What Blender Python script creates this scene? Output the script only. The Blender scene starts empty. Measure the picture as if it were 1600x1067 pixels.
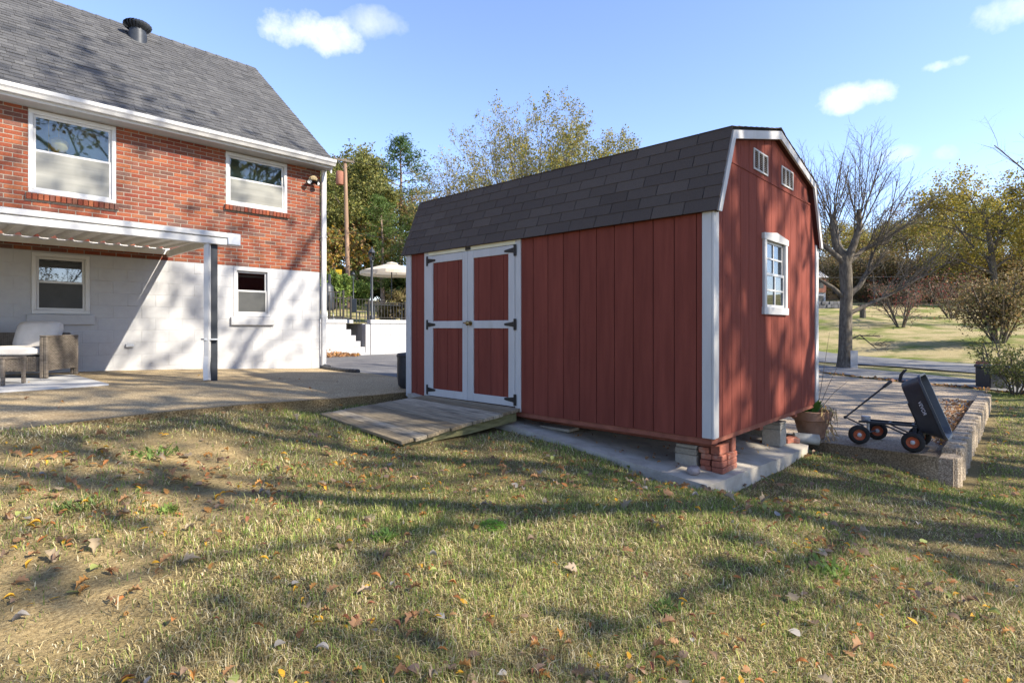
import bpy, bmesh, math, random
import numpy as np
from mathutils import Vector, Matrix

R = math.radians
random.seed(7)
rng = np.random.default_rng(7)
scene = bpy.context.scene
COL = scene.collection

# ------------------------------------------------------------------ camera
F, HZ, CX, CAMZ = 870.0, 511.0, 800.0, 1.30      # focal length / horizon in photo pixels, camera height
A = R(43.1)
FW = (math.cos(A), math.sin(A)); RT = (math.sin(A), -math.cos(A))
cam = bpy.data.cameras.new('camera'); cam_o = bpy.data.objects.new('camera', cam); COL.objects.link(cam_o)
cam_o.location = (0, 0, CAMZ); cam_o.rotation_euler = (R(90), 0, A - R(90))
cam.sensor_width = 36; cam.lens = 36 * F / 1600; cam.shift_y = -(533.5 - HZ) / 1600
cam.clip_start = 0.05; cam.clip_end = 2000
scene.camera = cam_o

# ------------------------------------------------------------------ light
TOSUN = Vector((1.0, -2.72, 2.1)).normalized()
sl = bpy.data.lights.new('sun', 'SUN'); so = bpy.data.objects.new('sun', sl); COL.objects.link(so)
sl.energy = 4.3; sl.angle = R(0.55); sl.color = (1.0, 0.915, 0.78)
so.rotation_euler = (-TOSUN).to_track_quat('-Z', 'Y').to_euler(); so.location = (20, -40, 40)
world = bpy.data.worlds.new('World'); scene.world = world; world.use_nodes = True
wn = world.node_tree.nodes; wl = world.node_tree.links; wn.clear()
def wnode(t, **k):
    n = wn.new(t)
    for a, b in k.items(): setattr(n, a, b)
    return n
def wmath(op, a, b=None, c=None, clamp=False):
    n = wnode('ShaderNodeMath', operation=op); n.use_clamp = clamp
    for i, v in enumerate((a, b, c)):
        if v is None: continue
        if hasattr(v, 'is_output'): wl.new(v, n.inputs[i])
        else: n.inputs[i].default_value = v
    return n.outputs[0]
SKY = 0.128
sky = wnode('ShaderNodeTexSky', sky_type='NISHITA')
sky.sun_disc = False; sky.sun_elevation = math.asin(TOSUN.z); sky.sun_rotation = math.atan2(TOSUN.x, TOSUN.y)
sky.altitude = 100; sky.air_density = 1.0; sky.dust_density = 0.15; sky.ozone_density = 3.2
tc = wnode('ShaderNodeTexCoord')
def vdot(vec):
    n = wnode('ShaderNodeVectorMath', operation='DOT_PRODUCT'); wl.new(tc.outputs['Generated'], n.inputs[0]); n.inputs[1].default_value = vec
    return n.outputs['Value']
nz = wnode('ShaderNodeTexNoise'); wl.new(tc.outputs['Generated'], nz.inputs['Vector'])
nz.inputs['Scale'].default_value = 16; nz.inputs['Detail'].default_value = 7; nz.inputs['Roughness'].default_value = 0.62
nz2 = wnode('ShaderNodeTexNoise'); wl.new(tc.outputs['Generated'], nz2.inputs['Vector'])
nz2.inputs['Scale'].default_value = 5; nz2.inputs['Detail'].default_value = 3
nval = wmath('MULTIPLY_ADD', nz.outputs['Fac'], 4.4, wmath('MULTIPLY_ADD', nz2.outputs['Fac'], 1.6, -3.0))
def cdir(px, py): return Vector((FW[0] + (px-CX)/F*RT[0], FW[1] + (px-CX)/F*RT[1], (HZ-py)/F)).normalized()
clouds = [(cdir(478, 48), .068, .028, .95), (cdir(522, 60), .04, .022, .8), (cdir(590, 38), .05, .022, .4), (cdir(1333, 152), .054, .019, .85), (cdir(1478, 101), .028, .009, .85),
          (cdir(1585, 18), .045, .022, .6), (cdir(1405, 242), .04, .014, .4), (cdir(1472, 240), .020, .012, .4),
          (cdir(1100, 70), .05, .02, .0)]
rw = random.Random(3)
for i in range(13):                                # the same scattered fair-weather clouds go on round the sky
    az = A + R(60) + i * R(240) / 13; el = R(rw.uniform(14, 50))
    clouds.append((Vector((math.cos(az)*math.cos(el), math.sin(az)*math.cos(el), math.sin(el))), rw.uniform(.05, .1), rw.uniform(.018, .042), rw.uniform(.5, 1)))
tot = None
for c, wx, wy, op in clouds:
    if op <= 0: continue
    r = Vector((c.y, -c.x, 0)).normalized(); u = r.cross(c).normalized()
    a = wmath('MULTIPLY', vdot(r), 1/wx); b = wmath('MULTIPLY', vdot(u), 1/wy)
    r2 = wmath('ADD', wmath('MULTIPLY', a, a), wmath('MULTIPLY', b, b))
    m = wmath('SUBTRACT', 1.0, r2)
    m = wmath('ADD', m, nval)
    m = wmath('MULTIPLY', m, 0.5, clamp=True)
    m = wmath('MULTIPLY', m, wmath('GREATER_THAN', vdot(c), 0.2))
    m = wmath('MULTIPLY', wmath('SMOOTH_MIN', m, m, 0.0), op)
    tot = m if tot is None else wmath('MAXIMUM', tot, m)
tint = wnode('ShaderNodeVectorMath', operation='MULTIPLY'); wl.new(sky.outputs[0], tint.inputs[0]); tint.inputs[1].default_value = (1.0, .91, 1.0)
mx = wnode('ShaderNodeMix', data_type='RGBA'); wl.new(tot, mx.inputs['Factor']); wl.new(tint.outputs[0], mx.inputs[6])
mx.inputs[7].default_value = (4.7, 4.7, 4.8, 1)
bg = wnode('ShaderNodeBackground'); bg.inputs['Strength'].default_value = SKY; wl.new(mx.outputs[2], bg.inputs['Color'])
wo = wnode('ShaderNodeOutputWorld'); wl.new(bg.outputs[0], wo.inputs['Surface'])
vs = scene.view_settings
vs.view_transform = 'Standard'; vs.look = 'None'; vs.exposure = 1.5; vs.gamma = 1.0; vs.use_curve_mapping = False
scene.render.engine = 'CYCLES'
scene.render.resolution_x = 1024; scene.render.resolution_y = 682

# ------------------------------------------------------------------ pixel -> place
def ray(px, py):
    u = (px - CX) / F
    return Vector((FW[0] + u*RT[0], FW[1] + u*RT[1], (HZ - py) / F))
def cpos(): return Vector((0, 0, CAMZ))
def on_z(px, py, z): r = ray(px, py); return cpos() + r * ((z - CAMZ) / r.z)
def on_y(px, py, y): r = ray(px, py); return cpos() + r * (y / r.y)
def on_x(px, py, x): r = ray(px, py); return cpos() + r * (x / r.x)
def at_d(px, py, d): return cpos() + ray(px, py) * d

# ------------------------------------------------------------------ materials
MATS = {}
def mat(name, cols, rough=.8, scale=6.0, detail=5, var=.25, bump=0.0, bscale=60.0, stretch=(1, 1, 1), tone=False, attr=None,
        spec=.3, metal=0.0, trans=0.0, contrast=1.0, dirt=None, dirt_scale=1.2, dirt_lo=.5, dirt_hi=.65, objvar=0.0):
    """noise-driven colour ramp in world position; tone = per-piece random tone; attr = colour attribute"""
    m = bpy.data.materials.new(name); m.use_nodes = True; MATS[name] = m
    n = m.node_tree.nodes; l = m.node_tree.links; n.clear()
    out = n.new('ShaderNodeOutputMaterial'); bs = n.new('ShaderNodeBsdfPrincipled')
    bs.inputs['Roughness'].default_value = rough; bs.inputs['Metallic'].default_value = metal
    bs.inputs['Specular IOR Level'].default_value = spec
    geo = n.new('ShaderNodeNewGeometry'); mp = n.new('ShaderNodeMapping'); mp.inputs['Scale'].default_value = stretch
    l.new(geo.outputs['Position'], mp.inputs['Vector'])
    no = n.new('ShaderNodeTexNoise'); no.inputs['Scale'].default_value = scale; no.inputs['Detail'].default_value = detail
    no.inputs['Roughness'].default_value = .62
    l.new(mp.outputs[0], no.inputs['Vector'])
    def mth(op, a, b):
        q = n.new('ShaderNodeMath'); q.operation = op
        for i, v in enumerate((a, b)):
            if hasattr(v, 'is_output'): l.new(v, q.inputs[i])
            else: q.inputs[i].default_value = v
        return q.outputs[0]
    if attr:
        at = n.new('ShaderNodeAttribute'); at.attribute_name = attr; colr = at.outputs['Color']
    else:
        rp = n.new('ShaderNodeValToRGB'); e = rp.color_ramp.elements
        k = len(cols)
        while len(e) < k: e.new(.5)
        for i, c in enumerate(cols):
            e[i].position = (i / max(1, k-1)) if tone else (.5 + ((i / max(1, k-1)) - .5) * .62 / contrast)
            e[i].color = (*c, 1)
        if tone:
            oi = n.new('ShaderNodeObjectInfo'); at = n.new('ShaderNodeAttribute'); at.attribute_name = 'tone'
            fac = mth('FRACT', mth('ADD', oi.outputs['Random'], at.outputs['Fac']), 0.0)
        else: fac = no.outputs['Fac']
        l.new(fac, rp.inputs['Fac']); colr = rp.outputs['Color']
    if var > 0:
        mr = n.new('ShaderNodeMapRange'); l.new(no.outputs['Fac'], mr.inputs['Value'])
        mr.inputs['From Min'].default_value = .25; mr.inputs['From Max'].default_value = .75
        mr.inputs['To Min'].default_value = 1-var; mr.inputs['To Max'].default_value = 1+var
        vm = n.new('ShaderNodeVectorMath'); vm.operation = 'SCALE'; l.new(colr, vm.inputs[0]); l.new(mr.outputs[0], vm.inputs['Scale']); colr = vm.outputs[0]
    if objvar > 0:
        oi2 = n.new('ShaderNodeObjectInfo'); sc_ = mth('ADD', mth('MULTIPLY', oi2.outputs['Random'], 2*objvar), 1-objvar)
        vm2 = n.new('ShaderNodeVectorMath'); vm2.operation = 'SCALE'; l.new(colr, vm2.inputs[0]); l.new(sc_, vm2.inputs['Scale']); colr = vm2.outputs[0]
    if dirt:
        dn = n.new('ShaderNodeTexNoise'); dn.inputs['Scale'].default_value = dirt_scale; dn.inputs['Detail'].default_value = 6; dn.inputs['Roughness'].default_value = .65
        l.new(mp.outputs[0], dn.inputs['Vector'])
        dr = n.new('ShaderNodeMapRange'); l.new(dn.outputs['Fac'], dr.inputs['Value'])
        dr.inputs['From Min'].default_value = dirt_lo; dr.inputs['From Max'].default_value = dirt_hi
        dx = n.new('ShaderNodeMix'); dx.data_type = 'RGBA'; l.new(dr.outputs[0], dx.inputs['Factor']); l.new(colr, dx.inputs[6]); dx.inputs[7].default_value = (*dirt, 1)
        colr = dx.outputs[2]
    l.new(colr, bs.inputs['Base Color'])
    if bump > 0:
        bn = n.new('ShaderNodeTexNoise'); bn.inputs['Scale'].default_value = bscale; bn.inputs['Detail'].default_value = 4
        l.new(mp.outputs[0], bn.inputs['Vector'])
        bp = n.new('ShaderNodeBump'); bp.inputs['Strength'].default_value = bump; bp.inputs['Distance'].default_value = .01
        l.new(bn.outputs['Fac'], bp.inputs['Height']); l.new(bp.outputs[0], bs.inputs['Normal'])
    sh = bs.outputs[0]
    if trans > 0:
        tr = n.new('ShaderNodeBsdfTranslucent'); l.new(colr, tr.inputs['Color'])
        mxs = n.new('ShaderNodeMixShader'); mxs.inputs[0].default_value = trans; l.new(sh, mxs.inputs[1]); l.new(tr.outputs[0], mxs.inputs[2]); sh = mxs.outputs[0]
    l.new(sh, out.inputs['Surface'])
    return m

def glass_mat(name, tint=(.8, .85, .85), refl=.12):
    m = bpy.data.materials.new(name); m.use_nodes = True; MATS[name] = m
    n = m.node_tree.nodes; l = m.node_tree.links; n.clear()
    out = n.new('ShaderNodeOutputMaterial')
    tr = n.new('ShaderNodeBsdfTransparent'); tr.inputs[0].default_value = (*tint, 1)
    gl = n.new('ShaderNodeBsdfGlossy'); gl.inputs['Roughness'].default_value = .02; gl.inputs['Color'].default_value = (.95, .97, 1, 1)
    fr = n.new('ShaderNodeFresnel'); fr.inputs[0].default_value = 1.5
    ad = n.new('ShaderNodeMath'); ad.operation = 'MULTIPLY_ADD'; ad.inputs[1].default_value = .8; ad.inputs[2].default_value = refl; l.new(fr.outputs[0], ad.inputs[0])
    mx = n.new('ShaderNodeMixShader'); l.new(ad.outputs[0], mx.inputs[0]); l.new(tr.outputs[0], mx.inputs[1]); l.new(gl.outputs[0], mx.inputs[2])
    l.new(mx.outputs[0], out.inputs['Surface'])
    return m

mat('white_paint', [(.62, .62, .60), (.74, .74, .72)], rough=.55, scale=3, var=.05, bump=.1, bscale=90)
mat('trim_white', [(.42, .41, .39), (.48, .47, .45)], rough=.5, scale=5, var=.05, bump=.12, bscale=120, stretch=(1, 1, .25), dirt=(.33, .30, .25), dirt_scale=3, dirt_lo=.60, dirt_hi=.85)
mat('header_cream', [(.62, .58, .40), (.70, .66, .5)], rough=.6, var=.05)
mat('vinyl_white', [(.44, .435, .42), (.48, .475, .46)], rough=.35, var=.04, spec=.5)
mat('block_white', [(.345, .345, .345), (.365, .365, .365), (.375, .375, .375)], rough=.7, scale=9, var=.03, bump=.4, bscale=130, dirt=(.45, .44, .42), dirt_scale=2.2, dirt_lo=.74, dirt_hi=.98)
mat('mortar', [(.21, .175, .14), (.27, .23, .185)], rough=.95, scale=30, var=.1, bump=.4, bscale=200)
mat('brick', [(.18, .040, .019), (.235, .068, .029), (.145, .033, .020), (.20, .050, .022), (.10, .046, .034), (.25, .082, .035), (.165, .037, .020), (.125, .068, .053), (.19, .047, .022), (.105, .050, .038)], rough=.9, scale=60, detail=3, var=.28, bump=.5, bscale=180, tone=True)
mat('pier_brick', [(.33, .105, .06), (.40, .15, .09), (.28, .09, .055), (.36, .14, .085)], rough=.9, scale=30, var=.3, bump=.6, bscale=120, tone=True, dirt=(.42, .33, .27), dirt_scale=9, dirt_lo=.56, dirt_hi=.8)
mat('house_shingle', [(.066, .066, .068), (.085, .085, .086), (.072, .072, .074), (.10, .10, .10), (.079, .079, .08), (.060, .061, .063)], rough=.95, scale=150, detail=2, var=.25, bump=.5, bscale=400, tone=True, spec=.15)
mat('roof_under', [(.03, .03, .033), (.05, .05, .05)], rough=1, var=.1)
mat('shed_shingle', [(.078, .061, .050), (.098, .077, .063), (.085, .067, .056), (.110, .087, .071), (.091, .072, .059)], rough=.95, scale=220, detail=2, var=.35, bump=.7, bscale=500, tone=True, spec=.15)
mat('shed_red', [(.150, .039, .027), (.176, .047, .032)], rough=.82, scale=14, var=.12, bump=.35, bscale=70, stretch=(1, 1, .10), objvar=.07, spec=.12, dirt=(.14, .045, .034), dirt_scale=.9, dirt_lo=.55, dirt_hi=.85)
mat('shed_groove', [(.05, .012, .009), (.06, .015, .011)], rough=.9, var=.1)
mat('hinge_black', [(.030, .028, .026), (.05, .045, .04)], rough=.5, metal=.6, var=.1)
mat('brass', [(.22, .16, .07), (.3, .22, .1)], rough=.35, metal=1, var=.1)
mat('deck_wood', [(.19, .145, .085), (.34, .28, .19), (.24, .19, .12), (.40, .34, .245), (.21, .165, .10), (.30, .24, .155)], rough=.85, scale=7, detail=9, var=.55, bump=.8, bscale=22, stretch=(9, .7, 4), tone=True, dirt=(.10, .085, .06), dirt_scale=2.0, dirt_lo=.50, dirt_hi=.70)
mat('deck_side', [(.13, .13, .055), (.22, .20, .10)], rough=.9, scale=7, var=.3, bump=.5, bscale=40, stretch=(1, 6, 6))
mat('frame_wood', [(.20, .065, .04), (.25, .09, .055)], rough=.85, scale=9, var=.2)
mat('concrete', [(.32, .28, .22), (.41, .365, .295), (.48, .435, .355)], rough=.9, scale=5, detail=8, var=.15, bump=.5, bscale=110, dirt=(.20, .18, .14), dirt_scale=2.5, dirt_lo=.54, dirt_hi=.74)
mat('cmu_grey', [(.31, .275, .215), (.41, .37, .30)], rough=.95, scale=40, var=.2, bump=.7, bscale=180, tone=True)
mat('aggregate', [(.19, .13, .065), (.30, .22, .115), (.40, .305, .17), (.52, .42, .27)], rough=.9, scale=70, detail=2, var=.30, bump=1.0, bscale=90, contrast=1.7, dirt=(.20, .14, .07), dirt_scale=.9, dirt_lo=.5, dirt_hi=.75)
mat('drive_aggregate', [(.15, .11, .072), (.26, .20, .135), (.36, .29, .205), (.50, .42, .32)], rough=.9, scale=70, detail=2, var=.30, bump=1.0, bscale=90, contrast=1.2, dirt=(.20, .165, .12), dirt_scale=.8, dirt_lo=.5, dirt_hi=.8)
mat('asphalt', [(.085, .085, .088), (.13, .13, .13)], rough=.92, scale=60, var=.2, bump=.4, bscale=200, dirt=(.20, .19, .18), dirt_scale=1.0, dirt_lo=.5, dirt_hi=.8)
mat('road_grey', [(.11, .11, .112), (.16, .16, .158)], rough=.9, scale=30, var=.15, dirt=(.21, .195, .165), dirt_scale=.5)
mat('pale_tile', [(.38, .38, .37), (.46, .46, .45)], rough=.6, scale=5, var=.08, dirt=(.40, .37, .32), dirt_scale=3, dirt_lo=.55, dirt_hi=.8)
mat('wicker', [(.07, .056, .042), (.135, .112, .088), (.20, .17, .135)], rough=.7, scale=14, var=.2, bump=.9, bscale=60, stretch=(1, 1, 4))
mat('cushion', [(.50, .47, .43), (.58, .55, .51)], rough=.95, scale=6, var=.06, bump=.2, bscale=300)
mat('dark_metal', [(.030, .034, .040), (.045, .05, .058)], rough=.45, metal=.3, var=.1)
mat('galv_grey', [(.40, .42, .44), (.5, .52, .54)], rough=.4, metal=.4, var=.08)
mat('soffit', [(.62, .61, .58), (.70, .69, .66)], rough=.5, var=.05)
mat('shaded_frieze', [(.27, .265, .25), (.31, .305, .29)], rough=.6, var=.05)  # eave soffit and board: shade below the gutter is put into this grey
mat('black_plastic', [(.018, .019, .021), (.028, .029, .032)], rough=.5, var=.15, spec=.4, scale=20)
mat('tub_plastic', [(.028, .034, .044), (.045, .052, .064)], rough=.42, var=.1, spec=.5, scale=9, bump=.1, bscale=150)
mat('rubber', [(.016, .015, .014), (.030, .028, .026)], rough=.85, var=.2, scale=30)
mat('wheel_orange', [(.36, .075, .028), (.42, .10, .04)], rough=.5, var=.15, scale=25, dirt=(.3, .12, .06), dirt_scale=20)
mat('grip_tan', [(.55, .28, .16), (.6, .32, .2)], rough=.6, var=.1)
mat('print_white', [(.66, .68, .74), (.7, .72, .78)], rough=.5, var=.02)
mat('terracotta', [(.24, .125, .075), (.32, .19, .125)], rough=.85, scale=7, var=.18, bump=.3, bscale=60, dirt=(.34, .26, .20), dirt_scale=4)
mat('soil', [(.06, .042, .028), (.11, .08, .05)], rough=1, scale=30, var=.3, bump=.8)
mat('rock', [(.22, .17, .15), (.34, .28, .25)], rough=.9, scale=14, var=.2, bump=.6, bscale=50)
mat('log_grey', [(.33, .31, .26), (.44, .42, .36)], rough=.9, scale=12, var=.2, bump=.5, bscale=50)
mat('bark', [(.055, .044, .033), (.11, .092, .07), (.17, .148, .118)], rough=.95, scale=14, var=.25, bump=.9, bscale=30, stretch=(1, 1, .35))
mat('bark_dark', [(.075, .060, .048), (.14, .118, .095)], rough=.95, scale=6, var=.25)
mat('bark_pine', [(.19, .135, .10), (.28, .21, .16)], rough=.95, scale=5, var=.25)
mat('pole_wood', [(.20, .125, .08), (.29, .19, .13)], rough=.9, scale=4, var=.2, stretch=(1, 1, .2))
mat('leaf', [(0, 0, 0)], attr='col', rough=.6, scale=3, var=.10, trans=.38)
mat('blade', [(0, 0, 0)], attr='col', rough=.7, scale=4, var=.08, trans=.38, spec=.2)
mat('canopy', [(.60, .53, .43), (.68, .61, .51)], rough=.9, var=.04, trans=.35)
mat('far_brick', [(.20, .085, .055), (.28, .13, .09)], rough=.95, scale=20, var=.15)
mat('far_roof', [(.26, .25, .24), (.34, .33, .31)], rough=.95, var=.1)
mat('far_tan', [(.36, .22, .11), (.44, .29, .16)], rough=.95, var=.15)
mat('grey_stone', [(.08, .08, .085), (.15, .15, .155), (.11, .11, .11)], rough=.95, scale=6, var=.3, tone=True)
mat('interior', [(.42, .45, .40), (.50, .53, .48)], rough=.9, scale=2, var=.2)
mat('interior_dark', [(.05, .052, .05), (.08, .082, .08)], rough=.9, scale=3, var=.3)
mat('blind', [(.19, .19, .17), (.25, .25, .225)], rough=.95, scale=3, var=.12, stretch=(.3, 1, 4))
mat('lamp_shade', [(.62, .42, .16), (.68, .48, .2)], rough=.7, var=.05)
mat('screen', [(.055, .057, .055), (.075, .077, .075)], rough=.9, var=.1, scale=3)
mat('lens_white', [(.75, .74, .7), (.8, .79, .75)], rough=.3, var=.02)
mat('wire_nest', [(.36, .27, .14), (.5, .4, .24)], rough=1, scale=40, var=.3)
mat('yellow_sign', [(.55, .36, .02), (.6, .4, .03)], rough=.6, var=.05)
glass_mat('glass', (.80, .86, .83), .03)
glass_mat('glass_dark', (.45, .5, .5), .10)
# ------------------------------------------------------------------ builders
ORG = {}          # world origin of each thing / part, None = built in local coordinates
def thing(name, label, cat, loc, rz=0.0, group=None, local=False):
    o = bpy.data.objects.new(name, None); COL.objects.link(o); o.empty_display_size = .2
    o.location = loc; o.rotation_euler = (0, 0, rz)
    o['label'] = label; o['category'] = cat
    if group: o['group'] = group
    ORG[o.name] = None if (local or rz) else Vector(loc)
    return o
def tag(o, label, cat, group=None):
    o['label'] = label; o['category'] = cat
    if group: o['group'] = group
    return o
def struct(o): o['kind'] = 'structure'; return o
def stuff(o, label=None, cat=None):
    o['kind'] = 'stuff'
    if label: o['label'] = label
    if cat: o['category'] = cat
    return o
def link(o, parent):
    COL.objects.link(o)
    if parent is not None:
        o.parent = parent; ORG[o.name] = ORG.get(parent.name)
    return o
class MB:
    def __init__(s): s.v = []; s.f = []; s.t = []; s.tone = 0.0
    def __bool__(s): return True
    def add(s, vs, fs):
        k = len(s.v); s.v += [tuple(p) for p in vs]; s.f += [[k+i for i in q] for q in fs]; s.t += [s.tone] * len(fs)
    def obox(s, c, ax, h, b=0.0):
        c = Vector(c); ax = [Vector(a) for a in ax]
        if b <= 0:
            vs = [c + ax[0]*h[0]*x + ax[1]*h[1]*y + ax[2]*h[2]*z for x in (-1, 1) for y in (-1, 1) for z in (-1, 1)]
            s.add(vs, [(0, 1, 3, 2), (4, 6, 7, 5), (0, 4, 5, 1), (2, 3, 7, 6), (0, 2, 6, 4), (1, 5, 7, 3)]); return
        b = min(b, .45*min(h)*2)
        vs = []; ix = {}
        sg = [(x, y, z) for x in (-1, 1) for y in (-1, 1) for z in (-1, 1)]
        for q in sg:
            for a in range(3):
                p = c.copy()
                for k in range(3): p = p + ax[k] * (q[k] * (h[k] if k == a else h[k]-b))
                ix[(q, a)] = len(vs); vs.append(p)
        fs = []
        for a in range(3):
            o1, o2 = [k for k in range(3) if k != a]
            for sa in (-1, 1):
                ring = []
                for (i, j) in ((-1, -1), (1, -1), (1, 1), (-1, 1)):
                    q = [0, 0, 0]; q[a] = sa; q[o1] = i; q[o2] = j; ring.append(ix[(tuple(q), a)])
                fs.append(ring)
            for i in (-1, 1):
                for j in (-1, 1):
                    q1 = [0, 0, 0]; q1[a] = -1; q1[o1] = i; q1[o2] = j; q2 = list(q1); q2[a] = 1
                    q1, q2 = tuple(q1), tuple(q2)
                    fs.append((ix[(q1, o1)], ix[(q1, o2)], ix[(q2, o2)], ix[(q2, o1)]))
        for q in sg: fs.append((ix[(q, 0)], ix[(q, 1)], ix[(q, 2)]))
        s.add(vs, fs)
    def box(s, x0, x1, y0, y1, z0, z1, b=0.0):
        s.obox(((x0+x1)/2, (y0+y1)/2, (z0+z1)/2), ((1, 0, 0), (0, 1, 0), (0, 0, 1)), (abs(x1-x0)/2, abs(y1-y0)/2, abs(z1-z0)/2), b)
    def tube(s, pts, rad, k=8, caps=True):
        pts = [Vector(p) for p in pts]; n = len(pts)
        if not hasattr(rad, '__len__'): rad = [rad]*n
        vs = []; fs = []; ref = None
        for i, p in enumerate(pts):
            d = (pts[min(i+1, n-1)] - pts[max(i-1, 0)]).normalized()
            if ref is None or abs(ref.dot(d)) > .95:
                ref = Vector((0, 0, 1)) if abs(d.z) < .9 else Vector((1, 0, 0))
            x = (ref - d*ref.dot(d)).normalized(); y = d.cross(x); ref = x
            for j in range(k):
                a = 2*math.pi*j/k; vs.append(p + (x*math.cos(a) + y*math.sin(a))*rad[i])
        for i in range(n-1):
            for j in range(k):
                fs.append((i*k+j, i*k+(j+1) % k, (i+1)*k+(j+1) % k, (i+1)*k+j))
        if caps: fs.append(list(range(k))[::-1]); fs.append([(n-1)*k+j for j in range(k)])
        s.add(vs, fs)
    def lathe(s, prof, c=(0, 0, 0), axis=(0, 0, 1), k=24):
        c = Vector(c); d = Vector(axis).normalized()
        x = (Vector((1, 0, 0)) if abs(d.x) < .9 else Vector((0, 1, 0))); x = (x - d*x.dot(d)).normalized(); y = d.cross(x)
        vs = []; fs = []; n = len(prof)
        for r, h in prof:
            for j in range(k):
                a = 2*math.pi*j/k; vs.append(c + d*h + (x*math.cos(a)+y*math.sin(a))*r)
        for i in range(n-1):
            for j in range(k): fs.append((i*k+j, i*k+(j+1) % k, (i+1)*k+(j+1) % k, (i+1)*k+j))
        s.add(vs, fs)
    def prism(s, poly, off):
        n = len(poly); off = Vector(off); a = [Vector(p) for p in poly]
        s.add(a + [p+off for p in a], [list(range(n))[::-1], [n+i for i in range(n)]] + [(i, (i+1) % n, n+(i+1) % n, n+i) for i in range(n)])
    def build(s, name, m, parent=None, smooth=False, tone=False):
        me = bpy.data.meshes.new(name)
        org = ORG.get(parent.name) if parent is not None else None
        vs = s.v if org is None else [(p[0]-org.x, p[1]-org.y, p[2]-org.z) for p in s.v]
        me.from_pydata(vs, [], s.f)
        if tone:
            at = me.attributes.new('tone', 'FLOAT', 'FACE'); at.data.foreach_set('value', s.t)
        bm = bmesh.new(); bm.from_mesh(me); bmesh.ops.recalc_face_normals(bm, faces=bm.faces); bm.to_mesh(me); bm.free()
        if smooth:
            me.polygons.foreach_set('use_smooth', [True]*len(me.polygons)); me.set_sharp_from_angle(angle=R(40))
        me.materials.append(MATS[m]); o = bpy.data.objects.new(name, me)
        return link(o, parent)
def place(name, me, parent, pos, scale=None, rot=None):
    """a piece sharing mesh data, at a world position"""
    o = bpy.data.objects.new(name, me); link(o, parent)
    org = ORG.get(parent.name) if parent is not None else None
    o.location = Vector(pos) - org if org is not None else Vector(pos)
    if scale: o.scale = scale
    if rot: o.rotation_euler = rot
    return o
def mesh_of(mb, name, m, smooth=False):
    o = mb.build(name, m, None, smooth); me = o.data; bpy.data.objects.remove(o); return me
def np_mesh(name, V, Fa, m, parent=None, col=None, smooth=False):
    me = bpy.data.meshes.new(name); V = np.asarray(V, np.float32); Fa = np.asarray(Fa, np.int32)
    org = ORG.get(parent.name) if parent is not None else None
    if org is not None: V = V - np.array(org, np.float32)
    k = Fa.shape[1]
    me.vertices.add(len(V)); me.vertices.foreach_set('co', V.ravel())
    me.loops.add(Fa.size); me.loops.foreach_set('vertex_index', Fa.ravel())
    me.polygons.add(len(Fa)); me.polygons.foreach_set('loop_start', np.arange(0, Fa.size, k, dtype=np.int32))
    if smooth: me.polygons.foreach_set('use_smooth', np.ones(len(Fa), bool))
    me.update(calc_edges=True)
    if col is not None:
        at = me.attributes.new('col', 'FLOAT_COLOR', 'POINT'); c4 = np.ones((len(V), 4), np.float32); c4[:, :3] = col; at.data.foreach_set('color', c4.ravel())
    me.materials.append(MATS[m]); o = bpy.data.objects.new(name, me)
    return link(o, parent)

# ------------------------------------------------------------------ ground
def plane_z(x, y): return .03 + .1*(y-1.95) - .055*(x-4.35)
CP = []
for x in (-3, -1, 1, 2.6, 4.2, 6):
    for y in (-3, -1, .5, 1.8, 3.2):
        z = plane_z(x, y)
        if x >= 2 and y > 3: z -= .05
        if x == 6 and y > 1: continue
        CP.append((x, y, z))
CP += [(0.4, 5.3, .565), (-3, 5.2, .70), (-1.2, 5.2, .63), (1.7, 5.62, .515), (2.6, 5.8, .435), (3.5, 5.95, .335), (4.4, 6.1, .27), (2.95, 4.1, .215), (3.05, 5.6, .295), (1.4, 4.4, .40),
       (4.3, 4.0, .185), (4.35, 1.88, -.105), (4.3, 2.8, .045), (7.2, 1.8, -.20), (5.6, 1.82, -.15), (6, 4, -.05), (6.0, 1.35, -.19), (6.9, 1.35, -.235), (6.5, 1.75, -.19), (5.0, 1.8, -.125), (7, 5, .05), (7.35, 1.3, -.22),
       (2, 8, .25), (0, 9, .3), (-4, 9, .4), (4.5, 9, .2), (1, 6.4, .36), (2.4, 6.6, .28), (3.6, 6.8, .2), (-1, 6.3, .42), (-4, 6.5, .5), (0, 7.2, .32), (3, 11, .25), (6, 8, .2), (6, 11, .2), (8, 13, .2), (11, 15.5, .18), (16, 14, .15), (10, 9, .1), (20, 18, .3),
       (8.5, 1.5, -.3), (8, 4, -.25), (12, 2.2, -.25), (12, 5, -.15), (15, 3.4, -.16),
       (7.4, .55, -.37), (9, .4, -.34), (11, .4, -.29), (13, .5, -.2), (9, -2, -.5), (12, -2, -.42), (15, -1, -.15), (5, -4.5, -.55), (10, -6, -.9),
       (16.6, 1.4, -.06), (18.4, 4.7, -.06), (20, 4.4, .0), (22, 2, .0), (24.3, 1.6, .0), (27, 6.5, .05), (30, 6, .42), (33, 9, .9), (29.5, .9, .42), (33, 2, .85), (39, 5.5, 1.35), (46, 3.7, 1.85), (39.5, 7.5, 1.7),
       (47, 11.4, 2.65), (70, 25, 5), (70, 0, 4.2), (110, 50, 8), (120, -20, 8), (40, -12, 1.2), (30, 20, .9), (45, 40, 2.5), (20, 60, 3), (-20, 60, 3), (-30, 0, 2), (-20, -30, .5), (20, -40, -1.5), (60, -60, 3)]
CP = np.array(CP, float)
def _phi(r2): return np.where(r2 > 0, .5*r2*np.log(np.maximum(r2, 1e-12)), 0)
_n = len(CP); _d2 = ((CP[:, None, :2]-CP[None, :, :2])**2).sum(2)
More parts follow.
